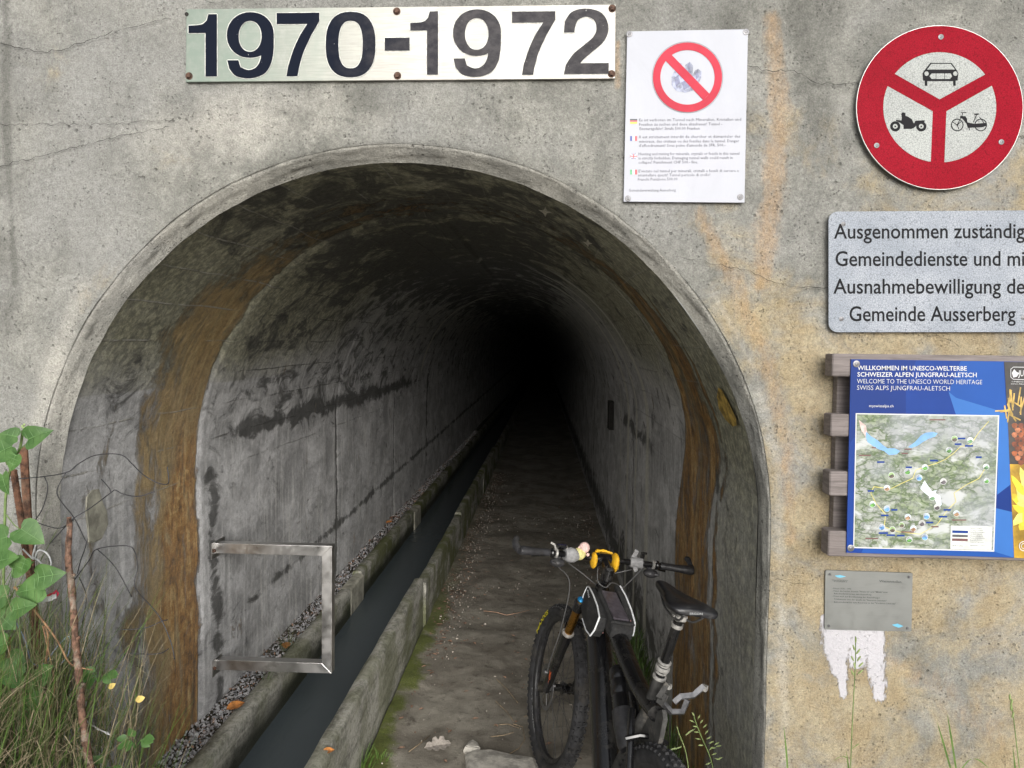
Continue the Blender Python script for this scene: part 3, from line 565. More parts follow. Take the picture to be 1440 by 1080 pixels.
def stick(pts, rad, label, mat=None, name='twig'):
    mb = MB(); mb.tube(pts, [rad*(1-.5*i/(len(pts)-1)) for i in range(len(pts))], 6); tag(mb.build(name, mat or M['twig'], smooth='all'), label, 'twig')
M['redtwig'] = simple('reddish_twig', (.40, .25, .17), .8, var=.2, sc=25)
stick([G(*p, .012) for p in ((680, 859), (698, 861), (712, 865), (728, 862), (745, 858))], .004, 'pale reddish twig lying across the middle of the path', M['redtwig'])
stick([G(*p, .29) for p in ((535, 722), (548, 728), (556, 726), (566, 730))], .007, 'dark crooked stick on the gravel beside the left wall', M['darkleaf'])
stick([G(*p, .014) for p in ((575, 1057), (590, 1046), (605, 1034))], .003, 'thin straw colored stem beside the bleached leaf')
TWL = ['straight dry twig pointing at the front wheel, the lower of two parallel ones', 'hooked dry twig curling up beside the front wheel', 'short straight twig just above its parallel neighbour', 'dark slanting twig highest up the path beside the front wheel', 'tiny pale twig touching the front tyre', 'slanting dark twig running down into the twig heap']
for i, pl in enumerate([[(690, 1036), (708, 1034), (722, 1030)], [(710, 1064), (730, 1052), (738, 1040), (735, 1022), (722, 1018)], [(694, 1020), (714, 1018), (730, 1024)], [(698, 955), (712, 968), (728, 988)], [(737, 1008), (746, 1004), (755, 1000)], [(697, 986), (712, 1000), (722, 1014)]]):
    mb = MB(); mb.tube([G(*p, .012) for p in pl], .0022, 5); tag(mb.build('twig', M['twig']), TWL[i], 'twig', 'dry twigs on the path beside the front wheel')

# ------------------------------------------------------------------ lettering and flat print
_tc = {}
def text_mesh(s, bold=0.0, res=3, shear=0.0, align=0):
    k = (s, bold, res, shear)
    if k in _tc: return _tc[k]
    c = bpy.data.curves.new('t', 'FONT'); c.body = s; c.resolution_u = res; c.offset = bold; c.shear = shear
    o = bpy.data.objects.new('t', c); scene.collection.objects.link(o); dg = bpy.context.evaluated_depsgraph_get(); dg.update()
    me = o.evaluated_get(dg).to_mesh(); v = [tuple(x.co) for x in me.vertices]; f = [tuple(p.vertices) for p in me.polygons]
    o.evaluated_get(dg).to_mesh_clear(); bpy.data.objects.remove(o); bpy.data.curves.remove(c); _tc[k] = (v, f); return v, f
CAP = max(p[1] for p in text_mesh('H')[0])
def text(mb, s, x0, y0, x1, y1, cap, off, bold=0.0, res=2, owner=None, w=None):
    """fit a line between two baseline points (photograph pixels) on the wall plane"""
    v, f = text_mesh(s, bold, res)
    if not v: return
    a = min(p[0] for p in v); b = max(p[0] for p in v); L = math.hypot(x1-x0, y1-y0); ux, uy = (x1-x0)/L, (y1-y0)/L
    out = []
    for p in v:
        t = (p[0]-a)/(b-a)*L; h = p[1]/CAP*cap; out.append(P(x0+ux*t+uy*h, y0+uy*t-ux*h, off))
    mb.add(local(owner, out) if owner else out, f)
def text_parts(s, x0, y0, x1, y1, cap, off, bold, res, owner, mat, name='letter'):
    v, f = text_mesh(s, bold, res); par = list(range(len(v)))
    def fd(i):
        while par[i] != i: par[i] = par[par[i]]; i = par[i]
        return i
    for q in f:
        for k in q[1:]: par[fd(k)] = fd(q[0])
    isl = {}
    for i in range(len(v)): isl.setdefault(fd(i), []).append(i)
    isl = sorted([(min(v[i][0] for i in q), max(v[i][0] for i in q), q) for q in isl.values()]); grp = []
    for a, b, q in isl:
        if grp and a < grp[-1][1]-.3*min(b-a, grp[-1][1]-grp[-1][0]): grp[-1] = (grp[-1][0], max(b, grp[-1][1]), grp[-1][2]+q)
        else: grp.append((a, b, q))
    big = MB(); text(big, s, x0, y0, x1, y1, cap, off, bold, res, owner)
    for a, b, q in grp:
        qs = {k: n for n, k in enumerate(q)}; mb = MB(); mb.v = [big.v[k] for k in q]; mb.f = [tuple(qs[k] for k in g_) for g_ in f if g_[0] in qs]; mb.build(name, mat, owner)
def stuff(o): o['kind'] = 'stuff'; return o
def prism(mb, pts, off, owner=None, back=None, hole=None):   # outline in photograph pixels on the plane `off` in front of the wall, pushed back to `back`
    f_ = [P(x, y, off) for x, y in pts]; n = len(f_)
    if back is None: mb.add(local(owner, f_) if owner else f_, [tuple(range(n))[::-1]]); return
    b_ = [(p[0], FY-back, p[2]) for p in f_]; q = f_+b_
    mb.add(local(owner, q) if owner else q, [tuple(range(n))[::-1], tuple(range(n, 2*n))]+[(i, (i+1) % n, n+(i+1) % n, n+i) for i in range(n)])
def bev_prism(mb, pts, off, owner, back, bev=.0012):
    f_ = [P(x, y, off) for x, y in pts]; n = len(f_); cx = sum(p[0] for p in f_)/n; cz = sum(p[2] for p in f_)/n
    r0 = []
    for p in f_:
        dx, dz = p[0]-cx, p[2]-cz; L = math.hypot(dx, dz); r0.append((p[0]-dx/L*bev, p[1], p[2]-dz/L*bev))
    r1 = [(p[0], p[1]+bev, p[2]) for p in f_]; r2 = [(p[0], FY-back, p[2]) for p in f_]; q = r0+r1+r2
    fs_ = [tuple(range(n))[::-1], tuple(range(2*n, 3*n))]
    for k in range(2): fs_ += [(k*n+i, k*n+(i+1) % n, (k+1)*n+(i+1) % n, (k+1)*n+i) for i in range(n)]
    mb.add(local(owner, q), fs_)
def arcpts(cx, cy, rx, ry, a0, a1, n): return [(cx+rx*cos(radians(a0+(a1-a0)*i/n)), cy-ry*sin(radians(a0+(a1-a0)*i/n))) for i in range(n+1)]
def ring(mb, cx, cy, rx, ry, ix, iy, off, owner, n=72):
    o_ = arcpts(cx, cy, rx, ry, 0, 360, n)[:-1]; i_ = arcpts(cx, cy, ix, iy, 0, 360, n)[:-1]
    mb.add(local(owner, [P(*p, off) for p in o_+i_]), [(k, (k+1) % n, n+(k+1) % n, n+k) for k in range(n)])
def line2(mb, pts, wd, off, owner):
    for i in range(len(pts)-1):
        (ax, ay), (bx, by) = pts[i], pts[i+1]; L = math.hypot(bx-ax, by-ay) or 1; nx, ny = -(by-ay)/L*wd/2, (bx-ax)/L*wd/2
        prism(mb, [(ax+nx, ay+ny), (bx+nx, by+ny), (bx-nx, by-ny), (ax-nx, ay-ny)], off+.00001*i, owner)
def screw(owner, px, py, off, r, mat, hexa=False, washer=None, label=None, name='screw'):
    c = local(owner, [P(px, py, off)])[0]; mb = MB()
    if washer: mb.lathe([(washer, 0), (washer, .0012), (washer*.9, .0016), (r*.9, .0017)], c, (0, -1, 0), 18)
    if hexa: mb.lathe([(r, .001), (r, .006), (r*.85, .0075)], c, (0, -1, 0), 6)
    else: mb.lathe([(r, .0005), (r*.95, .0022), (r*.6, .0034), (r*.35, .0034), (r*.3, .0018)], c, (0, -1, 0), 14)
    o = mb.build(name, mat, owner, smooth=True)
    if label: o['label'] = label
    return o
def wall_thing(name, px, py, off, label, cat, group=None):
    return empty(name, P(px, py, off), label, cat, group)
def metal(name, c, rough, var=.1, sc=12, brushed=None, met=1.0, dirt=None):
    m = NM(name, rough, met); g = m.obj(); a = m.noise(g, sc, 7, .65); cc = m.mix(m.rg(a, .3, .7), tuple(x*(1-var) for x in c), tuple(min(1, x*(1+var)) for x in c))
    if dirt: k = m.ma('MULTIPLY', m.rg(m.noise(m.mp(g, loc=(3, 2, 1)), sc*1.4, 8, .7), .54, .70), dirt[3]); cc = m.mix(k, cc, dirt[:3])
    r = m.rg(m.noise(g, sc*2, 6, .7), .3, .7, rough*.8, rough*1.25); m.rough(r); m.col(cc)
    if brushed: m.bump(m.noise(m.mp(g, sc=brushed), 60, 3, .6), .0004, .6)
    return m.m
M['steel'] = metal('stainless_steel', (.68, .67, .66), .34, .15, 8, (6, 6, .4), dirt=(.30, .29, .26, .6))
M['plate'] = metal('plaque_metal', (.20, .207, .20), .5, .10, 14, (.3, 1, 9), met=.6)
M['rustbolt'] = simple('rusty_bolt', (.085, .045, .03), .8, var=.4, sc=120)
M['zinc'] = metal('zinc_screw', (.22, .22, .23), .5, .15, 60)
M['black'] = simple('black_print', (.010, .010, .012), .6, var=.05, spec=.12)
M['ink'] = simple('grey_print', (.13, .13, .14), .6, var=.05, spec=.1)
M['white'] = simple('white_print', (.60, .61, .62), .6, var=.02, spec=.2)
M['tinyink'] = simple('plaque_engraving', (.035, .037, .04), .6, var=.05)

# year plate
def year_mat():
    m = NM('weathered_plate_reflection_tint', .36, .55); g = m.obj(); s = m.sep(g)
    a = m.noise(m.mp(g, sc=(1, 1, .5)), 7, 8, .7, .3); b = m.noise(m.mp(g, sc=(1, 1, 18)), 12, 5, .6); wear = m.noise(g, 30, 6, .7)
    green_reflect = m.rg(m.ma('ADD', s[0], m.ma('MULTIPLY', a, .5)), -.38, .42, 1, 0)  # green reflection of the surroundings painted into the left, broken by surface wear
    c = m.mix(m.rg(b, .3, .7), (.36, .345, .32), (.46, .44, .41)); c = m.mix(m.ma('MULTIPLY', green_reflect, m.rg(wear, .25, .6, .75, 1)), c, (.20, .245, .21))
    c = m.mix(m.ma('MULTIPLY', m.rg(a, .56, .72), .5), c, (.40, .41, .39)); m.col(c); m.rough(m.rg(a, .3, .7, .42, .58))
    m.bump(m.noise(m.mp(g, sc=(.4, 1, 14)), 50, 3), .0004, .5); return m.m
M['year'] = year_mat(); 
def ink_mat():
    m = NM('dark_enamel', .5, 0); m.b.inputs['Specular IOR Level'].default_value = .03; g = m.obj(); s = m.sep(g); a = m.noise(m.mp(g, sc=(1, 1, 1.5)), 22, 8, .72); k = m.rg(m.ma('ADD', s[0], m.ma('MULTIPLY', a, .3)), -.12, .38)  # digits turn grey to the right: a bright reflection painted into the enamel
    c = m.mix(k, (.009, .012, .022), m.mix(m.rg(a, .35, .65), (.042, .041, .046), (.080, .076, .080))); c = m.mix(m.rg(m.noise(g, 90, 3, .7), .72, .76), c, (.5, .5, .48)); m.col(c); return m.m
M['digit'] = ink_mat(); M['digit_edge'] = simple('pale_groove_edge', (.55, .56, .53), .5, var=.2, sc=60)
yp = wall_thing('year_plate', 563, 61, .008, 'long steel plate with engraved years 1970-1972 above the arch', 'sign')
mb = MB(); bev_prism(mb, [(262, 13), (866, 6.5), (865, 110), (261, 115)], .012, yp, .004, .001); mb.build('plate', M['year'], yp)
def curve_poly(pts):                        # (x, y, smooth)
    out = []; n = len(pts)
    for i in range(n):
        p1, p2 = pts[i], pts[(i+1) % n]; out.append(p1[:2])
        if p1[2] and p2[2]:
            p0, p3 = pts[i-1], pts[(i+2) % n]
            if not p0[2]: p0 = p1
            if not p3[2]: p3 = p2
            for k in range(1, 5):
                t = k/5; out.append(tuple(.5*(2*p1[j]+(p2[j]-p0[j])*t+(2*p0[j]-5*p1[j]+4*p2[j]-p3[j])*t*t+(3*p1[j]-p0[j]-3*p2[j]+p3[j])*t**3) for j in (0, 1)))
    return out
def sup(cx, cy, rx, ry, n=2.3, m=40): return [(cx+rx*math.copysign(abs(cos(t))**(2/n), cos(t)), cy+ry*math.copysign(abs(sin(t))**(2/n), sin(t))) for t in [2*pi*i/m for i in range(m)]]
DG = {'1': [('p', curve_poly([(.60, 0, 0), (1, 0, 0), (1, 1, 0), (.70, 1, 0), (.64, .90, 1), (.50, .845, 1), (.30, .825, 1), (0, .82, 0), (0, .70, 0), (.60, .70, 0)]))],
      '0': [('r', sup(.5, .5, .5, .5, 2.5), sup(.5, .5, .245, .365, 2.5))],
      '9': [('r', sup(.5, .655, .5, .345, 2.1), sup(.495, .635, .245, .235, 2.1)),
            ('p', curve_poly([(1, .62, 0), (1.0, .46, 1), (.95, .24, 1), (.80, .07, 1), (.50, 0, 1), (.20, .035, 1), (.05, .15, 1), (.01, .275, 0), (.245, .275, 0), (.29, .17, 1), (.46, .125, 1), (.62, .165, 1), (.71, .27, 1), (.74, .42, 1), (.76, .60, 0)]))],
      '7': [('p', curve_poly([(0, 1, 0), (1, 1, 0), (1, .865, 0), (.80, .63, 1), (.62, .36, 1), (.52, .12, 1), (.49, 0, 0), (.23, 0, 0), (.27, .16, 1), (.40, .43, 1), (.56, .66, 1), (.72, .825, 0), (0, .825, 0)]))],
      '-': [('p', [(0, 0), (1, 0), (1, 1), (0, 1)])],
      '2': [('p', curve_poly([(0, .635, 0), (.02, .80, 1), (.17, .95, 1), (.48, 1.0, 1), (.80, .95, 1), (.97, .80, 1), (.98, .62, 1), (.86, .47, 1), (.62, .33, 1), (.43, .22, 1), (.37, .165, 0), (1, .165, 0), (1, 0, 0), (.0, 0, 0), (.04, .14, 1), (.20, .30, 1), (.46, .45, 1), (.66, .57, 1), (.73, .70, 1), (.66, .83, 1), (.48, .875, 1), (.31, .82, 1), (.245, .70, 1), (.235, .635, 0)]))]}
def digit(ch, x0, y0, x1, y1, grow=0.):
    def mp_(p): return (x0+(x1-x0)*p[0]+.011*0, y1-(y1-y0)*p[1]-.010*(x1-x0)*(p[0]-.5))
    outs = []
    for sh in DG[ch]:
        if sh[0] == 'p': outs.append(('p', [mp_(p) for p in sh[1]]))
        else: outs.append(('r', [mp_(p) for p in sh[1]], [mp_(p) for p in sh[2]]))
    return outs
for ch, x0, y0, x1, y1 in (('1', 265, 20, 305, 107.5), ('9', 319, 17, 385, 110), ('7', 389, 18, 449, 107), ('0', 458, 16.5, 528, 108.5), ('-', 541, 53, 576, 71), ('1', 577, 16, 616, 105), ('9', 637, 13, 704.5, 108), ('7', 720, 16, 781, 105), ('2', 793, 12, 856, 104)):
    for pass_, (mat, off, nm) in enumerate(((M['digit_edge'], .0125, 'digit_rim'), (M['digit'], .0130, 'digit'))):
        mb = MB()
        for k, sh in enumerate(digit(ch, x0, y0, x1, y1)):
            o_ = off+k*.0002
            if pass_ == 0:
                for loop in sh[1:]:
                    line2(mb, list(loop)+[loop[0]], 2.2, o_, yp)
            elif sh[0] == 'p': prism(mb, sh[1], o_+.001, yp)
            else:
                n = len(sh[1]); mb.add(local(yp, [P(*p, o_+.001) for p in sh[1]+sh[2]]), [(i, (i+1) % n, n+(i+1) % n, n+i) for i in range(n)])
        mb.build(nm, mat, yp)
for p in ((266, 107), (558, 16), (559, 106.5), (861, 12), (860, 104)): screw(yp, *p, .012, .008, M['rustbolt'], True, .011, name='bolt')
mb = MB(); c = local(yp, [P(262.5, 20, .0125)])[0]; mb.lathe([(.006, 0), (.006, .0008)], c, (0, -1, 0), 14); mb.build('bolt_hole', M['gap'], yp)

# white notice about minerals
def sheet_mat(name, c, rough):
    m = NM(name, rough); g = m.obj(); a = m.noise(m.mp(g, sc=(1, 1, .6)), 5, 6, .6, 1.0); b = m.noise(g, 160, 3, .7); m.col(m.mix(m.rg(a, .3, .7), tuple(x*.90 for x in c), c))
    cc = m.mix(m.rg(b, .73, .76), m.mix(m.rg(a, .3, .7), tuple(x*.92 for x in c), c), (.25, .25, .22)); m.col(cc); m.bump(a, .004, .6); return m.m
M['paper'] = sheet_mat('laminated_white', (.40, .415, .47), .5)
M['faded_red'] = simple('faded_red_print', (.46, .035, .060), .6, var=.12, sc=6, spec=.2); M['crystal'] = simple('pale_crystal_print', (.24, .26, .36), .5, var=.35, sc=60)
M['crystal_d'] = simple('crystal_shade_print', (.13, .14, .23), .5, var=.3, sc=60)
nt_ = wall_thing('minerals_notice', 964, 163, .004, 'white laminated notice with red prohibition ring over crystals, below the years plate', 'notice')
mb = MB(); bev_prism(mb, [(882, 44), (1052, 41), (1047, 285), (877, 283.5)], .012, nt_, .008, .0006); mb.build('sheet', M['paper'], nt_)
def z2(x, y): return (860+x/3.857, 20+y/3.857)
mb = MB()
for q in ([(325, 340), (340, 310), (345, 285), (365, 262), (385, 270), (392, 330), (400, 275), (425, 257), (442, 280), (440, 330), (452, 305), (470, 296), (489, 312), (486, 345), (470, 380), (455, 410), (400, 426), (350, 415), (326, 385)],): prism(mb, [z2(*p) for p in q], .0125, nt_)
mb.build('crystal_picture', M['crystal'], nt_)
mb = MB()
for q in ([(412, 270), (425, 260), (430, 320), (415, 318)], [(340, 345), (362, 330), (372, 372), (350, 396)], [(455, 318), (468, 300), (474, 340), (458, 356)], [(380, 370), (410, 352), (426, 392), (392, 410)], [(430, 350), (446, 346), (452, 392), (436, 404)]): prism(mb, [z2(*p) for p in q], .0128, nt_)
stuff(mb.build('crystal_shading', M['crystal_d'], nt_))
mb = MB(); cx, cy = z2(412, 342); ring(mb, cx, cy, 48.7, 49, 38.2, 38.4, .0131, nt_)
prism(mb, [z2(292, 250), z2(325, 219), z2(531, 431), z2(497, 465)], .0133, nt_); mb.build('prohibition_ring', M['faded_red'], nt_)
mb = MB(); ring(mb, cx, cy, 49.9, 50.2, 49.5, 49.8, .0130, nt_); mb.build('thin_outline', M['ink'], nt_)
mb = MB()
TX_ = [("Es ist verboten im Tunnel nach Mineralien, Kristallen und", 150, 581, 703, 577), ("Fossilien zu suchen und diese abzubauen! Tunnel -", 150, 605, 600, 602), ("Einsturzgefahr! Strafe 500.00 Franken", 152, 628, 478, 626),
  ("Il est strictement interdit de chercher et démanteler des", 150, 673, 698, 669), ("minéraux, des cristaux ou des fossiles dans le tunnel. Danger", 150, 697, 692, 694), ("d'effondrement! Sous peine d'amende de SFR. 500.-", 148, 720, 618, 717),
  ("Hunting and mining for minerals, crystals or fossils in this tunnel", 147, 765, 693, 762), ("is strictly forbidden. Damaging tunnel walls could result in", 147, 788, 657, 785), ("collapse! Punishment CHF 500.- fine.", 146, 811, 468, 809),
  ("E'vietato nel tunnel per minerali, cristalli e fossili di cercare e", 147, 858, 690, 855), ("smantellare questi! Tunnel pericolo di crollo!", 143, 880, 535, 878), ("Franchi Punizione 500.00", 143, 903, 358, 901), ("Gemeindeverwaltung Ausserberg", 93, 962, 348, 961)]
for s, a, b, c, d in TX_: text(mb, s, *z2(a, b), *z2(c, d), 3.9, .0127, -.002, 1, nt_)
stuff(mb.build('lettering', M['ink'], nt_))
FL = {'k': simple('flag_black', (.05, .05, .06), .5), 'r': simple('flag_red', (.50, .10, .12), .5), 'y': simple('flag_yellow', (.62, .48, .06), .5), 'b': simple('flag_blue', (.10, .13, .40), .5), 'g': simple('flag_green', (.12, .38, .20), .5), 'w': M['white']}
def flag(yc_, kind):
    x0, y0 = z2(100, yc_-13); x1, y1 = z2(139, yc_+13); parts = {}
    def add(k, pts, o=.0126): parts.setdefault(k, MB()); prism(parts[k], pts, o, nt_)
    def rect(k, a, b, c, d, o=.0126): add(k, [(x0+(x1-x0)*a, y0+(y1-y0)*b), (x0+(x1-x0)*c, y0+(y1-y0)*b), (x0+(x1-x0)*c, y0+(y1-y0)*d), (x0+(x1-x0)*a, y0+(y1-y0)*d)], o)
    if kind == 'de': rect('k', 0, 0, 1, .34); rect('r', 0, .34, 1, .67); rect('y', 0, .67, 1, 1)
    if kind == 'fr': rect('b', 0, 0, .33, 1); rect('w', .33, 0, .67, 1); rect('r', .67, 0, 1, 1)
    if kind == 'it': rect('g', 0, 0, .33, 1); rect('w', .33, 0, .67, 1); rect('r', .67, 0, 1, 1)
    if kind == 'uk':
        rect('b', 0, 0, 1, 1); parts['w'] = MB(); parts['r'] = MB()
        line2(parts['w'], [(x0, y0), (x1, y1)], 1.3, .0127, nt_); line2(parts['w'], [(x0, y1), (x1, y0)], 1.3, .01275, nt_)
        rect('w', 0, .3, 1, .7, .0128); rect('w', .38, 0, .62, 1, .01282); rect('r', 0, .4, 1, .6, .0129); rect('r', .44, 0, .56, 1, .01292)
    for k, b in parts.items(): b.build('flag', FL[k], nt_)
flag(581, 'de'); flag(674, 'fr'); flag(770, 'uk'); flag(856, 'it')
for p in ((885, 48), (1049, 45), (883, 279), (1041, 277)): screw(nt_, *p, .012, .005, M['zinc'], washer=.009)

# round prohibition sign
def retro(name, c, c2, rough=.35):
    m = NM(name, rough); g = m.obj(); v = m.vor(m.mp(g, sc=(1, 1, 1)), 170, 'DISTANCE_TO_EDGE'); a = m.noise(g, 6, 6, .6); sc = m.noise(m.mp(g, rot=(0, .6, 0), sc=(1, 1, 9)), 12, 6, .7)
    cc = m.mix(m.rg(v, .02, .10, .75, 0), m.mix(m.rg(a, .3, .7), c, c2), tuple(x*.55 for x in c)); cc = m.mix(m.ma('MULTIPLY', m.rg(sc, .66, .78), .35), cc, tuple(min(1, x+.18) for x in c2)); m.col(cc)
    m.b.inputs['Coat Weight'].default_value = .03; m.b.inputs['Coat Roughness'].default_value = .25; m.b.inputs['Specular IOR Level'].default_value = .05; m.bump(m.ma('ADD', a, m.ma('MULTIPLY', m.rg(v, 0, .1), .15)), .003, .4); return m.m
M['red'] = retro('reflective_red', (.24, .002, .012), (.29, .004, .017), .6); M['refl_white'] = retro('reflective_white', (.34, .355, .35), (.42, .44, .43), .45); M['refl_grey'] = retro('reflective_grey', (.27, .30, .345), (.37, .395, .44), .45)
M['alu'] = metal('sheet_aluminium', (.5, .5, .5), .45, .1, 20)
rs_ = wall_thing('round_prohibition_sign', 1321.6, 151.2, .02, 'round red and white sign banning cars, motorcycles and mopeds', 'road sign')
def z3(x, y): return (1180+x/4.154, 20+y/4.154)
mb = MB(); bev_prism(mb, arcpts(1321.6, 151.2, 117.8, 115.9, 0, 360, 96)[:-1], .020, rs_, .017, .001); mb.build('backing', M['alu'], rs_)
mb = MB(); prism(mb, arcpts(1321.6, 151.2, 116.8, 114.9, 0, 360, 96)[:-1], .0203, rs_); mb.build('red_face', M['red'], rs_)
def sector(A, B, C, cx=588, cy=544, rx=330, ry=322):   # corner A (inner vertex), arc from B to C
    a0 = math.degrees(math.atan2(-(B[1]-cy)/ry, (B[0]-cx)/rx)); a1 = math.degrees(math.atan2(-(C[1]-cy)/ry, (C[0]-cx)/rx))
    while a1 < a0: a1 += 360
    return [z3(*A)]+[z3(*p) for p in arcpts(cx, cy, rx, ry, a0, a1, 28)]
for A_ in (((587, 497), (858, 348), (332, 353)), ((547, 567), (290, 423), (535, 865)), ((627, 567), (615, 865), (893, 417))):
    mb = MB(); prism(mb, sector(*A_), .0206, rs_); mb.build('white_field', M['refl_white'], rs_)
mb = MB()
mb = MB(); wb = MB()
def pz(b, q, o): prism(b, [z3(*p) for p in q], o, rs_)
pz(mb, [(533, 284), (657, 284), (690, 330), (697, 345), (692, 388), (681, 388), (681, 418), (666, 418), (666, 391), (515, 391), (515, 418), (500, 418), (500, 388), (490, 388), (487, 345), (497, 330)], .0209)
pz(wb, [(539, 290), (652, 290), (677, 323), (514, 323)], .0212); pz(wb, [(540, 346), (652, 346), (660, 362), (648, 378), (540, 378), (528, 362)], .0212)
for c in ((511, 347), (679, 347)): pz(wb, arcpts(*c, 13, 13, 0, 360, 20)[:-1], .0212)
line2(mb, [z3(566, 346), z3(566, 378)], .7, .0214, rs_); line2(mb, [z3(616, 346), z3(616, 378)], .7, .0214, rs_)
mb.build('car_symbol', M['black'], rs_); mb = MB()
for c in ((328, 655), (480, 655)):
    pz(mb, arcpts(*c, 30, 30, 0, 360, 28)[:-1], .0209); pz(wb, arcpts(*c, 14, 14, 0, 360, 20)[:-1], .0212); pz(mb, arcpts(*c, 5, 5, 0, 360, 12)[:-1], .0214)
pz(mb, [(363, 584), (368, 574), (380, 573), (388, 580), (388, 594), (402, 598), (424, 612), (437, 638), (446, 622), (500, 619), (500, 629), (476, 634), (462, 640), (440, 662), (424, 670), (376, 670), (376, 648), (356, 634), (330, 622), (334, 617), (364, 620), (366, 604)], .02095)
mb.build('motorcycle_symbol', M['black'], rs_); mb = MB()
for c in ((690, 647), (827, 647)):
    cc = z3(*c); ring(mb, *cc, 37/4.154, 37/4.154, 31/4.154, 31/4.154, .0209, rs_, 40); pz(mb, arcpts(*c, 5, 5, 0, 360, 12)[:-1], .0209)
for ln in ([(718, 592), (690, 647)], [(712, 576), (744, 573)], [(722, 574), (718, 596)], [(804, 586), (784, 632)], [(820, 600), (850, 640)], [(758, 655), (762, 678)], [(690, 647), (664, 630)], [(690, 647), (700, 672)], [(690, 647), (712, 628)]): line2(mb, [z3(*p) for p in ln], 1.1, .02093, rs_)
pz(mb, [(786, 580), (818, 580), (814, 588), (792, 588)], .0210); pz(mb, [(708, 594), (738, 596), (747, 610), (750, 632), (790, 640), (862, 634), (862, 652), (838, 660), (752, 664), (744, 640), (722, 612), (706, 604)], .0211)
mb.build('moped_symbol', M['black'], rs_); stuff(wb.build('symbol_cutout', M['refl_white'], rs_))
for p in ((594, 133), (219, 767), (947, 747)): screw(rs_, *z3(*p), .0205, .0045, M['zinc'], washer=.0075, name='bolt')

# supplementary text sign
def z4(x, y): return (1140+x/4.8, 280+y/4.8)
ts = wall_thing('text_sign', 1312, 382, .02, 'rounded grey reflective sign with four lines of German text', 'sign')
R4 = 62; pts = []
x0, x1, y0, y1 = 121, 1530, 84, 899
def yt(x, y): return y-(x-121)*.0065 if y < 400 else y-(x-121)*.001
for (cx, cy, a) in ((x1-R4, y0+R4, 0), (x0+R4, y0+R4, 90), (x0+R4, y1-R4, 180), (x1-R4, y1-R4, 270)):
    for p in arcpts(cx, cy, R4, R4, a, a+90, 8): pts.append(z4(p[0], yt(*p)))
mb = MB(); bev_prism(mb, pts, .020, ts, .0175, .0008); mb.build('face', M['refl_grey'], ts)
mb = MB()
for s, a, b, c, d, cap in (("Ausgenommen zuständige", 157, 266, 1503, 262, 98), ("Gemeindedienste und mit", 168, 451, 1492, 449, 98), ("Ausnahmebewilligung der", 153, 637, 1503, 637, 98), ("Gemeinde Ausserberg", 262, 823, 1384, 822, 98)):
    text_parts(s, *z4(a, b), *z4(c, d), cap/4.8, .0204, .010, 4, ts, M['black'])
for p in ((220, 168), (207, 808), (1436, 800)): screw(ts, *z4(*p), .0202, .0042, M['zinc'], washer=.0065)

# wooden frame and information board
def wood():
    m = NM('weathered_wood', .85); g = m.obj(); a = m.noise(m.mp(g, sc=(.35, 1, 7)), 22, 8, .7, .3); b = m.noise(m.mp(g, sc=(.15, 1, 3.0)), 9, 6, .6); r = m.rnd()
    c = m.mix(m.rg(a, .32, .68), (.12, .105, .10), (.24, .21, .205)); c = m.mix(m.ma('MULTIPLY', m.rg(b, .5, .7), .5), c, (.06, .05, .05)); c = m.mix(m.ma('MULTIPLY', r, .3), c, (.20, .17, .16)); m.col(c)
    m.bump(a, .0012, .6); return m.m
M['wood'] = wood()
def z5(x, y): return (1140+x/3.375, 480+y/3.375)
ib = wall_thing('information_board', 1320, 645, .03, 'blue welcome board with relief map on a grey timber frame', 'information board')
XR = 1.46                                    # the board runs on past the edge of the picture
def beam(yt_, yb_, xl, name):
    a = P(*z5(xl, yt_), .088); b = P(*z5(xl, yb_), .088); zt_, zb_ = a[2], b[2]; x0 = a[0]
    mb = MB(); mb.bbox(((x0+XR)/2-ib.location[0], FY-.062-ib.location[1], (zt_+zb_)/2-ib.location[2]), (XR-x0, .054, zt_-zb_), .003); return mb.build(name, M['wood'], ib)
for yt_, yb_, xl in ((58, 166, 104), (345, 451, 97), (617, 733, 91), (900, 1020, 85)): beam(yt_, yb_, xl, 'horizontal_beam')
zT = P(*z5(120, 70), .03)[2]; zB = P(*z5(100, 1010), .03)[2]
for k, (xa, xb) in enumerate(((118, 182), (190, 330), (640, 780))):
    a = P(*z5(xa, 500), .034)[0]; b = P(*z5(xb, 500), .034)[0]
    mb = MB(); mb.bbox(((a+b)/2-ib.location[0], FY-.0185-ib.location[1], (zT+zB)/2-ib.location[2]), (b-a, .031, (zT-zB)*.99), .002); mb.build('upright_board', M['wood'], ib)
zt_ = P(1200, 497, .09)[2]
OB = .0935
def pan(name, col, rough=.5, var=.06, sc=3): return simple(name, tuple(c*.62 for c in col), rough, var=var, sc=sc, spec=.22)
M['blue'] = pan('board_blue', (.008, .062, .36)); M['blue2'] = pan('board_mid_blue', (.018, .115, .50)); M['blue3'] = pan('board_light_blue', (.055, .22, .68)); M['blue0'] = pan('board_deep_blue', (.006, .045, .28))
def pb(q, off, mat, name, back=None):
    mb = MB(); prism(mb, [z5(*p) for p in q], off, ib, back); return mb.build(name, mat, ib)
pb([(192, 85), (1050, 97), (1400, 101), (1400, 1050), (965, 1027), (170, 1003)], OB, M['blue'], 'panel', .0885)
pb([(193, 87), (500, 91), (452, 240), (452, 345), (300, 345), (188, 480)], OB+.0003, M['blue0'], 'facet')
pb([(500, 91), (712, 94), (655, 240), (690, 350), (452, 346), (452, 240)], OB+.0003, M['blue'], 'facet')
pb([(712, 94), (916, 97), (930, 345), (890, 328), (690, 268), (655, 240)], OB+.0003, M['blue2'], 'facet')
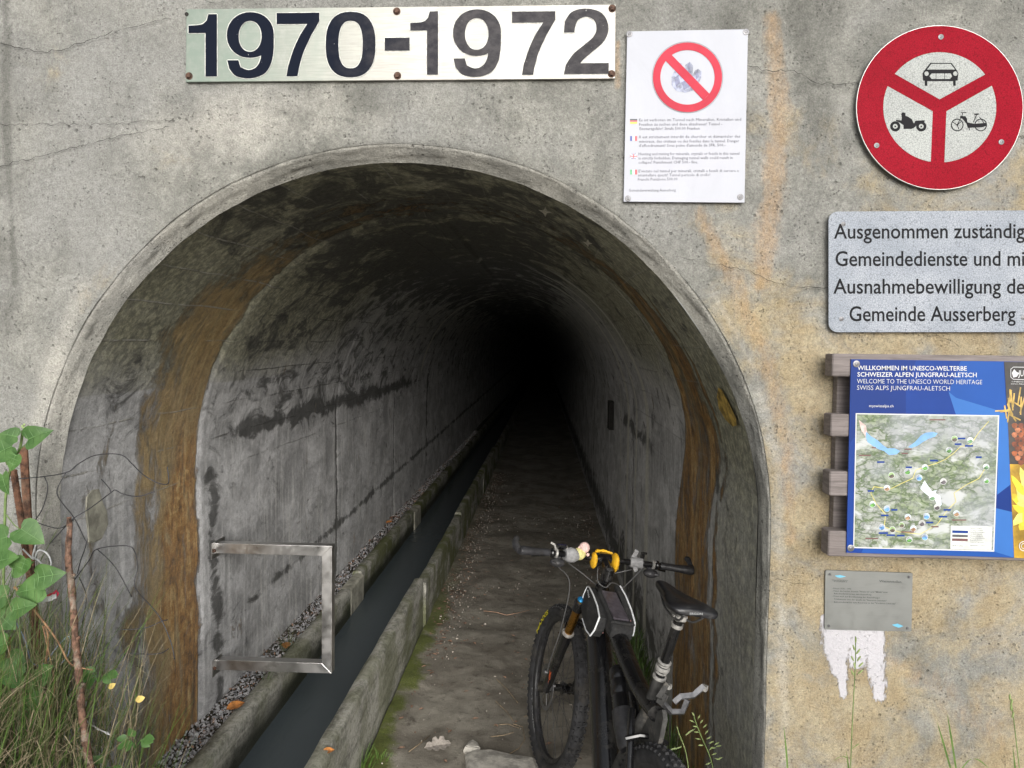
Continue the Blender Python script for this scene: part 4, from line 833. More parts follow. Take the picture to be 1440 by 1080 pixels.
pb([(655, 240), (690, 268), (890, 328), (934, 345), (948, 680), (885, 728), (893, 352), (690, 350)], OB+.0003, M['blue3'], 'facet')
pb([(948, 680), (956, 810), (872, 790), (885, 728)], OB+.0003, M['blue0'], 'facet')
pb([(956, 810), (964, 1025), (700, 1010), (868, 990), (872, 790)], OB+.0003, M['blue3'], 'facet')
pb([(250, 985), (700, 993), (868, 997), (964, 1026), (240, 1004)], OB+.0004, M['blue2'], 'facet')
def map_mat():
    m = NM('relief_map_print', .6); m.b.inputs['Specular IOR Level'].default_value = .15; g = m.obj(); a = m.noise(m.mp(g, sc=(1, 1, 1.5), rot=(0, -.65, 0)), 8, 6, .6, .6)
    rdg = m.noise(m.mp(g, sc=(1, 1, 1), rot=(0, 0, 0)), 30, 8, .72, 1.2); s = m.sep(g)
    val = m.rg(a, .38, .62); c = m.mix(val, (.33, .345, .33), (.24, .29, .18)); rv = m.mp(g, sc=(1, 1, 2.0), rot=(0, .62, 0)); r2 = m.ma('ABSOLUTE', m.ma('SUBTRACT', m.noise(rv, 12, 4, .6, .3), .5)); r3 = m.ma('ABSOLUTE', m.ma('SUBTRACT', m.noise(g, 30, 4, .65), .5)); c = m.mix(m.rg(r2, .0, .05, 1, 0), c, (.10, .14, .07)); c = m.mix(m.rg(r3, .0, .05, .75, 0), c, (.14, .16, .14)); c = m.mix(m.rg(r2, .08, .16), c, (.47, .49, .49))
    ice = m.rg(m.noise(m.mp(g, loc=(2, 3, 4)), 5, 4), .5, .62); c = m.mix(m.ma('MULTIPLY', ice, .4), c, (.33, .35, .40))
    tr = m.rg(m.noise(m.mp(g, sc=(1, 1, 2.2), rot=(0, -.62, 0), loc=(3, 3, 3)), 11, 7, .7, .5), .56, .64); c = m.mix(m.ma('MULTIPLY', tr, .35), c, (.12, .18, .07)); m.col(c); return m.m
M['map'] = map_mat(); M['lake'] = simple('lake_print', (.16, .34, .62), .4, var=.08); M['mapyellow'] = simple('yellow_line_print', (.62, .55, .15), .5)
pb([(214, 341), (895, 351), (871, 998), (202, 981)], OB+.0006, M['white'], 'map_border'); pb([(219, 346), (889, 356), (866, 992), (207, 976)], OB+.0009, M['map'], 'map_picture')
pb([(262, 428), (285, 450), (318, 470), (342, 492), (365, 508), (398, 508), (425, 520), (408, 536), (372, 540), (348, 520), (322, 512), (296, 496), (270, 478), (262, 455)], OB+.0012, M['lake'], 'map_lake')
pb([(462, 502), (495, 478), (522, 448), (545, 434), (578, 430), (603, 436), (590, 452), (560, 462), (532, 478), (508, 495), (478, 506)], OB+.0012, M['lake'], 'map_lake')
pb([(228, 372), (262, 400), (270, 440), (262, 455), (240, 420)], OB+.00115, simple('map_town_print', (.55, .42, .40), .5, var=.2, sc=60), 'map_town')
pb([(540, 660), (560, 690), (575, 712), (600, 705), (592, 720), (615, 735), (622, 775), (605, 790), (590, 750), (560, 735), (520, 700)], OB+.00115, simple('map_glacier_print', (.62, .70, .78), .5, var=.1, sc=40), 'map_glacier')
mb = MB(); yl_ = [(845, 380), (800, 430), (760, 490), (710, 500), (680, 530), (640, 560), (600, 578), (560, 590), (500, 610), (485, 650), (430, 675), (380, 700), (300, 690), (285, 720), (310, 770), (355, 820), (350, 880), (420, 905), (520, 915), (600, 870), (650, 800), (690, 760), (680, 720), (740, 680), (800, 650), (830, 600)]
line2(mb, [z5(*p) for p in yl_], .8, OB+.0013, ib); mb.build('map_boundary', M['mapyellow'], ib)
thumbs = [(683, 463), (757, 470), (657, 517), (833, 596), (835, 662), (543, 598), (460, 618), (384, 636), (515, 647), (630, 665), (362, 697), (294, 773), (362, 794), (461, 834), (550, 830), (577, 741), (600, 787), (692, 817), (528, 864), (432, 872), (338, 882), (388, 893), (487, 888), (542, 929), (468, 941)]
tcol = [((.12, .10, .08), (.35, .42, .55)), ((.10, .28, .06), (.45, .55, .65)), ((.12, .30, .62), (.65, .70, .75)), ((.30, .18, .10), (.50, .50, .50)), ((.14, .28, .14), (.30, .45, .20)), ((.08, .07, .08), (.42, .45, .5))]
r = random.Random(5); th_m = [(simple('thumbnail_print', c[1], .4, var=.3, sc=70), simple('thumbnail_print_low', c[0], .4, var=.4, sc=90)) for c in tcol]
for i, c in enumerate(thumbs):
    rr = 15.5 if i not in (4, 19) else 14; k = r.randrange(len(tcol)); mb = MB(); prism(mb, [z5(*p) for p in arcpts(*c, rr, rr, 0, 360, 18)[:-1]], OB+.0015+i*.00001, ib); o = mb.build('map_thumbnail', M['white'], ib)
    mb = MB(); prism(mb, [z5(*p) for p in arcpts(*c, rr-1.8, rr-1.8, 0, 360, 18)[:-1]], OB+.0018+i*.00001, ib); mb.build('thumbnail_sky', th_m[k][0], o)
    mb = MB(); prism(mb, [z5(*p) for p in arcpts(*c, rr-1.8, rr-1.8, 195, 345, 9)+[(c[0]+4, c[1]-6), (c[0]-5, c[1]-1)]], OB+.0020+i*.00001, ib); mb.build('thumbnail_ground', th_m[(k+2) % 6][1], o)
mb = MB()
for (x, y, l) in ((333, 573, 35), (585, 566, 38), (700, 488, 32), (752, 496, 38), (798, 550, 28), (466, 598, 30), (286, 710, 30), (397, 800, 30), (352, 826, 36), (628, 832, 40), (648, 800, 34), (565, 860, 34), (345, 910, 44), (380, 920, 40), (428, 922, 36), (716, 461, 36)): prism(mb, [z5(x-l/2, y-4), z5(x+l/2, y-4), z5(x+l/2, y+4), z5(x-l/2, y+4)], OB+.0022, ib)
prism(mb, [z5(672, 897), z5(747, 899), z5(747, 911), z5(672, 909)], OB+.0024, ib); stuff(mb.build('map_label', M['blue'], ib))
mb = MB()
for (x, y, l) in ((602, 372, 76), (258, 541, 56), (705, 848, 68), (290, 936, 60), (590, 880, 34), (462, 512, 34), (300, 505, 20), (446, 532, 30), (460, 905, 60)): prism(mb, [z5(x-l/2, y-3), z5(x+l/2, y-3), z5(x+l/2, y+3), z5(x-l/2, y+3)], OB+.0021, ib)
prism(mb, [z5(671, 935), z5(746, 937), z5(745, 949), z5(671, 947)], OB+.0024, ib); stuff(mb.build('map_label', simple('brown_label_print', (.14, .06, .06), .5), ib))
pb([(665, 874), (862, 879), (858, 990), (662, 985)], OB+.00205, simple('legend_print', (.58, .60, .58), .5), 'map_legend')
mb = MB(); prism(mb, [z5(672, 917), z5(746, 919), z5(746, 930), z5(672, 928)], OB+.0024, ib)
for k, (s, y) in enumerate((("Natürliche Schauplätze", 889), ("Sites naturels remarquables", 898), ("Kulturelle Schauplätze", 908), ("Sites culturels remarquables", 917), ("Pforten Welterbe", 927), ("Portes du patrimoine", 936), ("Regionale Zentren", 946), ("Centres régionaux", 955), ("World Nature Forum", 972))): text(mb, s, *z5(757, y), *z5(757+58+(k % 3)*6, y+1), 1.8, OB+.0025, 0, 1, ib)
text(mb, "SBB BLS PostAuto", *z5(672, 973), *z5(722, 974), 1.8, OB+.0025, 0, 1, ib); stuff(mb.build('legend_text', simple('legend_ink', (.07, .07, .08), .5), ib))
mb = MB(); text(mb, "WILLKOMMEN IM UNESCO-WELTERBE", *z5(222, 136), *z5(741, 139), 6.1, OB+.0012, .008, 2, ib); text(mb, "SCHWEIZER ALPEN JUNGFRAU-ALETSCH", *z5(222, 167), *z5(788, 170), 6.1, OB+.0012, .008, 2, ib)
text(mb, "WELCOME TO THE UNESCO WORLD HERITAGE", *z5(220, 199), *z5(814, 204), 6.2, OB+.0012, -.012, 2, ib); text(mb, "SWISS ALPS JUNGFRAU-ALETSCH", *z5(220, 230), *z5(661, 234), 6.2, OB+.0012, -.012, 2, ib)
text(mb, "myswissalps.ch", *z5(278, 312), *z5(393, 313), 3.6, OB+.0012, .0, 2, ib); stuff(mb.build('lettering', M['white'], ib))
# photograph strip at the right of the board: brown cone above, yellow blossom below
M['cone_bg'] = simple('photo_dark_print', (.035, .03, .028), .4, var=.5, sc=12); M['petal_bg'] = simple('photo_gold_print', (.40, .24, .015), .4, var=.4, sc=9)
pb([(918, 97), (1400, 101), (1400, 585), (945, 583), (934, 345)], OB+.0007, M['cone_bg'], 'photo_strip'); pb([(945, 583), (1400, 585), (1400, 1050), (966, 1027)], OB+.0007, M['petal_bg'], 'photo_strip')
r = random.Random(8); sc1 = [MB(), MB(), MB()]
for i in range(9):
    for j in range(9):
        cx, cy = 968+j*30+(i % 2)*15, 400+i*22; 
        if (cx-1040)**2/9000+(cy-480)**2/12500 > 1.1: continue
        prism(sc1[r.randrange(3)], [z5(cx+15*a, cy+13*b) for a, b in ((-1, -.3), (-.5, -.9), (.5, -.9), (1, -.3), (.6, .7), (0, 1.1), (-.6, .7))], OB+.0010+i*.0001+j*.00001, ib)
for k, c in enumerate(((.27, .075, .025), (.17, .045, .02), (.36, .13, .06))): stuff(sc1[k].build('cone_scale_print', simple('cone_scale_print', c, .4, var=.3, sc=60), ib))
mb = MB()
for k in range(16):
    a = radians(70+r.uniform(-10, 130)); c = (930+r.uniform(0, 70), 330+r.uniform(-40, 60)); L = r.uniform(45, 100); line2(mb, [z5(*c), z5(c[0]+L*cos(a)*.8, c[1]-L*sin(a))], 2.0, OB+.0009+k*.00004, ib)
stuff(mb.build('needle_print', simple('needle_print', (.45, .30, .07), .4, var=.3, sc=50), ib))
pet = [MB(), MB()]
for k in range(22):
    a = radians(r.uniform(60, 300)); c = (1030+r.uniform(-20, 20), 790+r.uniform(-60, 60)); L = r.uniform(60, 150); wd = r.uniform(14, 26); dx, dy = cos(a), -sin(a)
    q = [(c[0]+dx*L*t-dy*wd*s, c[1]+dy*L*t+dx*wd*s) for t, s in ((0, .2), (.4, 1), (.8, .6), (1, 0), (.8, -.6), (.4, -1), (0, -.2))]
    q = [(max(x, 950+(y-583)*.04), y) for x, y in q]; prism(pet[k % 2], [z5(*p) for p in q], OB+.0009+k*.00004, ib)
stuff(pet[0].build('petal_print', simple('petal_print', (.70, .52, .03), .4, var=.2, sc=30), ib)); stuff(pet[1].build('petal_print', simple('petal_print_pale', (.76, .66, .15), .4, var=.2, sc=30), ib))
mb = MB(); q = [z5(*p) for p in ((962, 122), (1120, 125), (1128, 135), (1128, 175), (1118, 185), (962, 180), (950, 170), (950, 132))]; line2(mb, q+[q[0]], .8, OB+.0018, ib)
text(mb, "JUNGFRAU", *z5(985, 165), *z5(1115, 167), 8, OB+.0018, .01, 2, ib); prism(mb, [z5(*p) for p in ((955, 150), (966, 132), (978, 146), (990, 150), (978, 168), (962, 172))], OB+.0019, ib)
text(mb, "UNESCO-Welterbe", *z5(955, 194), *z5(1100, 197), 1.8, OB+.0018, 0, 1, ib); text(mb, "Swiss Alps Jungfrau-Aletsch", *z5(950, 204), *z5(1120, 207), 1.8, OB+.0018, 0, 1, ib)
cc = z5(1012, 972); ring(mb, *cc, 7, 7, 6, 6, .0955, ib, 30); ring(mb, *cc, 4, 4, 3.2, 3.2, .0955, ib, 24); stuff(mb.build('logo_print', M['white'], ib))
for p in ((217, 107), (190, 981)): screw(ib, *z5(*p), OB+.0004, .0055, M['zinc'], washer=.0095)

# small brushed plaque
def z6(x, y): return (1140+x/3.6, 780+y/3.6)
pq = wall_thing('small_plaque', 1221, 845, .004, 'small brushed metal plaque above a white paint smear', 'plaque')
pts = []; C4 = [(80, 78), (512, 93), (507, 390), (73, 377)]
for i, (x, y) in enumerate(((86, 80), (508, 92), (504, 384), (78, 374))): pass
q = [(82, 78), (508, 92.5), (514, 94), (517, 100), (511, 382), (509, 388), (503, 390), (78, 379), (72, 377), (70, 371), (74, 86), (77, 80)]
mb = MB(); bev_prism(mb, [z6(*p) for p in q][::-1], .007, pq, .003, .0006); mb.build('plate', M['plate'], pq)
mb = MB()
for s, a, b, c, d, cap in (("Wasserstollen", 347, 139, 459, 143, 3.2), ("- Erbaut 1970 - 1972", 108, 174, 205, 177, 2.0), ("- Führt die beiden Suonen \"Niwärch\" und \"Mittla\" vom", 108, 187, 389, 194, 2.0), ("  Baltschiedertal heraus zum Ausserberg", 118, 200, 307, 206, 2.0), ("- Dient auch zur Erschliessung der Ausserberger", 108, 213, 351, 222, 2.0), ("  Trinkwasser von der Quelle im \"Äusseren Senntum\"", 118, 228, 385, 237, 2.0), ("  Baltschiedertal bis zum Reservoir in der \"Vorderen Schmelzi\"", 118, 243, 431, 252, 2.0), ("Gemeinschaft der Wasserer", 106, 130, 190, 133, 1.3), ("AUSSERBERG", 116, 137, 184, 140, 1.3)):
    text(mb, s, *z6(a, b), *z6(c, d), cap, .0074, .006, 1, pq)
stuff(mb.build('lettering', M['tinyink'], pq))
mb = MB()
for q in ([(122, 106), (150, 103), (178, 111), (150, 117), (134, 114)], [(412, 355), (440, 349), (470, 362), (446, 370), (428, 364)]): prism(mb, [z6(*p) for p in q], .0075, pq)
stuff(mb.build('fish_logo', simple('cyan_print', (.13, .42, .60), .5), pq))
for p in ((97, 100), (497, 113), (92, 360), (490, 372)): screw(pq, *z6(*p), .007, .0038, M['zinc'])

# steel frame bolted to the left tunnel wall
def steel_frame():
    Y = 3.20; XW = XC-RI+.034
    a = D(300, 769, Y); b = D(463, 769, Y); c = D(463, 937, Y)
    e = empty('steel_frame', (XW, Y, (a[2]+c[2])/2), 'square stainless steel tube frame fixed to the left tunnel wall above the water', 'steel frame'); T = .047; x0, x1, zt, zb = XW+.004, b[0]+T/2-.004, a[2], c[2]
    L = e.location; dz = -.006
    def bar(x0, x1, z, s):                   # mitred bar
        mb = MB(); h = T/2; o_ = 1 if s > 0 else -1
        v = [(x0, -h, -h), (x0, h, -h), (x0, h, h), (x0, -h, h)]
        if s > 0: v += [(x1-T, -h, -h), (x1-T, h, -h), (x1, h, h), (x1, -h, h)]
        else: v += [(x1, -h, -h), (x1, h, -h), (x1-T, h, h), (x1-T, -h, h)]
        v = [(p[0]-L[0], p[1], p[2]+z-L[2]) for p in v]; mb.add(v, [(0, 3, 2, 1), (4, 5, 6, 7), (0, 1, 5, 4), (1, 2, 6, 5), (2, 3, 7, 6), (3, 0, 4, 7)]); o = mb.build('tube', M['steel'], e); bevel(o, .0015)
    bar(x0, x1, zt, 1); bar(x0, x1, zb, -1)
    mb = MB(); h = T/2; z0, z1 = zb-L[2], zt-L[2]; X = x1-L[0]
    mb.add([(X-T, -h, z0+h), (X, -h, z0-h), (X, h, z0-h), (X-T, h, z0+h), (X-T, -h, z1-h), (X, -h, z1+h), (X, h, z1+h), (X-T, h, z1-h)], [(0, 3, 2, 1), (4, 5, 6, 7), (0, 1, 5, 4), (1, 2, 6, 5), (2, 3, 7, 6), (3, 0, 4, 7)]); o = mb.build('tube', M['steel'], e); bevel(o, .0015)
    for z in (zt, zb):
        mb = MB(); mb.bbox((.003, .0, z-L[2]-.004), (.006, .13, .075), .001); p = mb.build('wall_plate', M['steel'], e)
        for dy in (-.05, .05):
            mb = MB(); mb.lathe([(.0085, .005), (.0085, .013), (.007, .015)], (.0, dy, z-L[2]-.004), (1, 0, 0), 6); mb.build('bolt', M['rustbolt'], p)
    return e
def bevel(o, w_):
    m_ = o.modifiers.new('bevel', 'BEVEL'); m_.width = w_; m_.segments = 2; m_.limit_method = 'ANGLE'
steel_frame()

# ------------------------------------------------------------------ mountain bike leaning on the right tunnel wall
M['gloss'] = simple('black_gloss_paint', (.007, .007, .008), .22, var=.2, sc=30, dirt=(.07, .063, .05, .22), coat=.6)
M['matte'] = simple('black_rubber', (.030, .030, .033), .42, var=.25, sc=60, dirt=(.07, .063, .05, .25))
M['tyre'] = simple('dusty_tyre', (.026, .026, .028), .8, var=.3, sc=30, dirt=(.09, .08, .065, .4), bump=.001, bsc=200)
M['dusty'] = simple('dusty_frame', (.045, .044, .042), .75, var=.3, sc=25, dirt=(.22, .20, .17, .85), bump=.001, bsc=160)
M['gold'] = metal('gold_stanchion', (.42, .22, .055), .28, .12, 20); M['alloy'] = metal('dusty_alloy', (.26, .26, .27), .5, .15, 40, dirt=(.14, .12, .10, .6)); M['alloyl'] = metal('light_alloy', (.42, .41, .39), .5, .2, 60, met=.5, dirt=(.15, .13, .11, .6))
M['grey'] = simple('grey_strap', (.26, .26, .265), .75, var=.15, sc=60, bump=.001); M['yellow'] = simple('yellow_fabric', (.72, .40, .015), .65, var=.12, sc=40, bump=.001)
M['fabric'] = simple('black_fabric', (.020, .020, .021), .85, var=.25, sc=90, bump=.001, bsc=500, dirt=(.09, .085, .075, .35)); M['piping'] = simple('reflective_piping', (.78, .80, .82), .45, var=.06, sc=60)
M['window'] = simple('phone_window', (.075, .065, .078), .3, var=.25, sc=60, dirt=(.16, .15, .14, .4)); M['bluecap'] = metal('blue_anodised', (.03, .25, .55), .35, .2, 60, met=.6); M['orange'] = simple('orange_decal', (.80, .12, .02), .4, var=.08)
M['yprint'] = simple('yellow_tyre_print', (.72, .62, .02), .6, var=.12, sc=80); M['gprint'] = simple('grey_rim_print', (.34, .35, .36), .6, var=.1, sc=80); M['saddle'] = simple('saddle_black', (.014, .014, .016), .33, var=.2, sc=50, dirt=(.06, .058, .055, .3))
HD, LN, GM = .204, .193, .067
Fv = Vector((-sin(HD), cos(HD), 0)); Rv = Vector((cos(HD), sin(HD), 0)); Uv = Rv*sin(LN)+Vector((0, 0, cos(LN))); Sv = Rv*cos(LN)+Vector((0, 0, -sin(LN)))
BKM = Matrix(((Fv.x, -Sv.x, Uv.x, .259), (Fv.y, -Sv.y, Uv.y, 2.012), (Fv.z, -Sv.z, Uv.z, .004), (0, 0, 0, 1))); BKI = BKM.inverted()
bike = empty('mountain_bike', (0, 0, 0), 'dusty black mountain bike leaning against the right tunnel wall', 'bicycle'); bike.matrix_world = BKM
ax_ = Vector((-.43, 0, .903)).normalized(); A_ = Vector((1.20, 0, .351)); SM = Matrix.Translation(A_) @ Matrix.Rotation(GM, 4, ax_) @ Matrix.Translation(-A_)
def B(px, py, s=0., steer=False, axis=1, val=None):   # point of the bike's own frame in the plane y = -s (or x = val)
    o_ = BKI @ Vector((0, 0, H)); d_ = BKI.to_3x3() @ Vector(ray(px, py).tolist())
    if steer: o_ = SM.inverted() @ o_; d_ = SM.inverted().to_3x3() @ d_
    t = ((-s if axis == 1 else val)-o_[axis])/d_[axis]; q = o_+d_*t; return q
def bp(mb, name, mat, parent=bike, smooth=True): return mb.build(name, mat, parent, smooth)
def wheel(c, steer, letters):
    Mx = SM if steer else None
    mb = MB(); mb.M = Mx; RR = .309
    prof = [(RR-.014, -.009), (RR-.017, 0), (RR-.014, .009), (RR+.004, .017), (RR+.010, .016), (RR+.006, 0), (RR+.010, -.016), (RR+.004, -.017)]
    mb.lathe([(r_, h) for r_, h in prof], c, (0, 1, 0), 64, closed=True); wh = bp(mb, 'wheel', M['matte'])
    mb = MB(); mb.M = Mx; mr = .0305; rc_ = .337
    mb.lathe([(rc_+mr*cos(t), mr*sin(t)*1.02) for t in [2*pi*k/14 for k in range(14)]], c, (0, 1, 0), 84, closed=True); ty = bp(mb, 'tyre', M['tyre'], wh)
    mb = MB(); mb.M = Mx; n = 74; V = Vector(c)
    for k in range(n):
        for row, (t, sz) in enumerate(((.32, (.015, .012, .010)), (-.32, (.015, .012, .010)), (.92, (.017, .010, .010)), (-.92, (.017, .010, .010)))):
            g = 2*pi*(k+(.5 if row < 2 else 0)*(k % 2 == 0)*.6+(.5 if row >= 2 else 0))/n; rad = Vector((cos(g), 0, sin(g))); tan = Vector((-sin(g), 0, cos(g))); side = Vector((0, 1, 0))
            nrm = rad*cos(t)+side*sin(t); sdv = nrm.cross(tan); p = V+rad*rc_+nrm*(mr+.0012); Rm = Matrix((tan, sdv, nrm)).transposed(); mb.box(p, sz, Rm, .8)
    stuff(bp(mb, 'tread_knobs', M['tyre'], wh, False))
    mb = MB(); mb.M = Mx; mb.lathe([(.010, -.068), (.014, -.066), (.028, -.034), (.030, -.030), (.017, -.024), (.017, .024), (.030, .030), (.028, .034), (.014, .066), (.010, .068)], c, (0, 1, 0), 18); bp(mb, 'hub', M['gloss'], wh)
    mb = MB(); mb.M = Mx
    for k in range(32):
        g = 2*pi*k/32; sd_ = 1 if k % 2 else -1; g2 = g+.9*(1 if (k//2) % 2 else -1)
        mb.tube([V+Vector((.029*cos(g2), .031*sd_, .029*sin(g2))), V+Vector((.296*cos(g), .003*sd_, .296*sin(g)))], .0011, 4)
    stuff(bp(mb, 'spokes', M['matte'], wh))
    mb = MB(); mb.M = Mx; sy = .046
    mb.lathe([(.083, sy-.001), (.101, sy-.001), (.101, sy+.001), (.083, sy+.001)], c, (0, 1, 0), 40, closed=True)
    for k in range(6): g = 2*pi*k/6; mb.box(V+Vector((.055*cos(g), sy, .055*sin(g))), (.062, .002, .007), Matrix.Rotation(-g, 3, 'Y'))
    bp(mb, 'brake_disc', M['alloy'], wh)
    def arctext(s, r0, hgt, a0, a1, mat, name, y, flip=False, bold=.03):
        v, f = text_mesh(s, bold, 2); a = min(p[0] for p in v); b = max(p[0] for p in v); q = []
        for p in v:
            t = (p[0]-a)/(b-a); g = radians(a0+(a1-a0)*t); rr = r0+(p[1]/CAP*hgt if not flip else -p[1]/CAP*hgt); q.append(V+Vector((rr*cos(g), y, rr*sin(g))))
        mb = MB(); mb.M = Mx; mb.add(q, f); stuff(bp(mb, name, mat, wh, False))
    if letters:
        arctext("MAXXIS", .334, .021, 22, 54, M['yprint'], 'tyre_lettering', .0325); arctext("DT SWISS", .318, .017, -26, -66, M['gprint'], 'rim_lettering', .0195, True)
    return wh
wheel((0, 0, .37), False, False); fwh = wheel((1.24, 0, .37), True, True)
# fork
def leg(y):
    mb = MB(); mb.M = SM; t = lambda k: (.96+.43*k/.903*1.0, y, .85-k)
    mb.tube([t(-.03), t(.17)], .0185, 18); s_ = bp(mb, 'stanchion', M['gold'])
    mb = MB(); mb.M = SM; mb.tube([t(.155), t(.20), t(.22), t(.40), t(.46), (1.235, y, .375), (1.245, y, .350)], [.0235, .0235, .0215, .0205, .022, .021, .015], 16); lw = bp(mb, 'fork_leg', M['gloss'])
    mb = MB(); mb.M = SM; c = t(.150); mb.lathe([(.019, 0), (.0255, .001), (.0275, .006), (.0255, .012), (.019, .014)], c, (-.43, 0, .903), 20, closed=True); bp(mb, 'wiper_seal', M['alloyl'], lw)
    return lw
lwL = leg(.068); leg(-.068)
mb = MB(); mb.M = SM; mb.tube([(.957, -.085, .855), (.957, -.06, .86), (.95, 0, .875), (.957, .06, .86), (.957, .085, .855)], [.018, .028, .030, .028, .018], 14, flat=1.0); bp(mb, 'fork_crown', M['gloss'])
mb = MB(); mb.M = SM; mb.lathe([(.024, -.03), (.024, .012), (.020, .020)], (.957, .068, .857), (-.43, 0, .903), 16); bp(mb, 'stanchion_top', M['gloss'])
mb = MB(); mb.M = SM; mb.lathe([(.017, 0), (.017, .008), (.012, .013), (.006, .014)], (.9475, .068, .877), (-.43, 0, .903), 10); bp(mb, 'air_cap', M['bluecap'])
mb = MB(); mb.M = SM; mb.tube([(1.055, .068, .69), (1.09, .055, .72), (1.10, 0, .735), (1.09, -.055, .72), (1.055, -.068, .69)], [.014, .013, .013, .013, .014], 10); bp(mb, 'fork_arch', M['gloss'])
mb = MB(); mb.M = SM                          # orange emblem: small ring with pointed ears on the left leg
e0 = B(773, 951, -.093, True)
for a, b in (((0, 0), 1), ):
    q = [(.011*cos(t), .011*sin(t)) for t in [2*pi*k/16 for k in range(16)]]; qi = [(.0075*cos(t), .0075*sin(t)) for t in [2*pi*k/16 for k in range(16)]]
    mb.add([e0+Vector((x, 0, z*1.5)) for x, z in q+qi], [(k, (k+1) % 16, 16+(k+1) % 16, 16+k) for k in range(16)])
for tri in (((-.010, .012), (-.012, .026), (-.003, .016)), ((.010, .012), (.012, .026), (.003, .016)), ((-.006, .004), (.006, .006), (0, -.014)), ((-.004, .010), (.008, .012), (.002, .004)), ((.002, -.022), (.007, -.020), (.003, -.040))): mb.add([e0+Vector((x, .0004, z)) for x, z in tri], [(0, 1, 2)])
stuff(bp(mb, 'fork_emblem', M['orange'], lwL, False))
mb = MB(); mb.M = SM; mb.bbox((1.172, .062, .425), (.045, .038, .075), .006, Matrix.Rotation(-.3, 3, 'Y')); mb.lathe([(.012, 0), (.012, .03)], (1.165, .066, .47), (0, 1, 0), 10); mb.lathe([(.009, 0), (.009, .05)], (1.175, .03, .405), (0, 1, 0), 8); bp(mb, 'brake_caliper', M['alloy'])
mb = MB(); mb.M = SM; mb.lathe([(.012, -.085), (.014, -.08), (.014, .08), (.012, .085)], (1.24, 0, .37), (0, 1, 0), 12); mb.bbox((1.24, .0, .37), (.02, .176, .02), .004); bp(mb, 'axle', M['alloy'])
# steerer, stem, handlebar and what sits on it
mb = MB(); mb.M = SM; mb.tube([(.957, 0, .86), (.875, 0, 1.035)], .0205, 14); mb.tube([(.882, 0, 1.0), (.872, 0, 1.045)], [.026, .024], 16); mb.tube([(.875, 0, 1.03), (.915, 0, 1.048), (.95, 0, 1.060)], [.023, .020, .026], 14); mb.lathe([(.027, -.026), (.027, .026)], (.95, 0, 1.06), (0, 1, 0), 16); bp(mb, 'stem', M['gloss'])
mb = MB(); mb.M = SM
for sg in (-1, 1):
    for z_ in (-.02, .02): mb.lathe([(.004, 0), (.0045, .004)], (.975, sg*.017, 1.06+z_), (1, 0, .3), 8)
mb.lathe([(.016, 0), (.016, .003)], (.868, 0, 1.046), (-.43, 0, .9), 14); bp(mb, 'stem_bolts', M['alloy'])
mb = MB()
for k in range(6):                            # headset rings
    mb.lathe([(.030-.001*(k % 2), .0), (.030-.001*(k % 2), .006)], (.938-.0045*k-.01, 0, .905+.0085*k), (-.43, 0, .9), 18)
bp(mb, 'headset', M['gloss'])
BE = .385; bar = lambda s: (.950-.055*(abs(s)/BE)**2, -s, 1.060+.012*(abs(s)/BE))
mb = MB(); mb.M = SM; mb.tube([bar(s) for s in np.linspace(-BE, BE, 25)], [.0159 if abs(s) < .05 else .0125 for s in np.linspace(-BE, BE, 25)], 14, upv=(0, 0, 1)); bp(mb, 'handlebar', M['gloss'])
for sg in (-1, 1):
    mb = MB(); mb.M = SM
    ss = [.250, .256, .275, .31, .345, .372, .386]; mb.tube([Vector(bar(s*sg))+Vector((-.004*(s > .3), 0, 0)) for s in ss], [.0175, .019, .0175, .018, .021, .023, .019], 14, flat=.85, upv=(0, 0, 1)); gp = bp(mb, 'grip', M['matte'])
    mb = MB(); mb.M = SM; e1 = Vector(bar(.382*sg)); mb.tube([e1, e1+Vector((.018, -sg*.012, .006)), e1+Vector((.042, -sg*.014, .020)), e1+Vector((.065, -sg*.004, .032)), e1+Vector((.072, sg*.002, .034))], [.017, .0165, .014, .012, .006], 12); bp(mb, 'bar_end', M['matte'], gp)
    mb = MB(); mb.M = SM; c = Vector(bar(.235*sg)); mb.lathe([(.018, -.006), (.0195, -.004), (.0195, .004), (.018, .006)], c, (0, 1, 0), 14, closed=False)
    mb.tube([c+Vector((.012, 0, -.006)), c+Vector((.032, sg*.015, -.012)), c+Vector((.040, sg*.055, -.016))], [.009, .013, .010], 10)
    mb.tube([c+Vector((.042, sg*.045, -.016)), c+Vector((.058, sg*.02, -.022)), c+Vector((.060, -sg*.02, -.028)), c+Vector((.052, -sg*.07, -.034))], [.006, .0065, .006, .0055], 8); lv = bp(mb, 'brake_lever', M['gloss'])
    mb = MB(); mb.M = SM; mb.lathe([(.0165, -.005), (.0205, -.004), (.0205, .004), (.0165, .005)], Vector(bar(.217*sg)), (0, 1, 0), 14); mb.bbox(c+Vector((.004, sg*.006, .012)), (.012, .012, .010), .002); bp(mb, 'lever_clamp', M['alloyl'], lv)
    mb = MB(); mb.M = SM; c2 = Vector(bar(.205*sg)); mb.ball(c2+Vector((-.014, -sg*.004, -.034)), .025, 12, 0, (1, 1.35, .75)); mb.tube([c2+Vector((-.01, sg*.01, -.028)), c2+Vector((-.030, -sg*.018, -.034)), c2+Vector((-.034, -sg*.034, -.032))], [.008, .009, .005], 8); mb.bbox(c2+Vector((.0, 0, -.016)), (.018, .022, .014), .003); bp(mb, 'shifter', M['matte'])
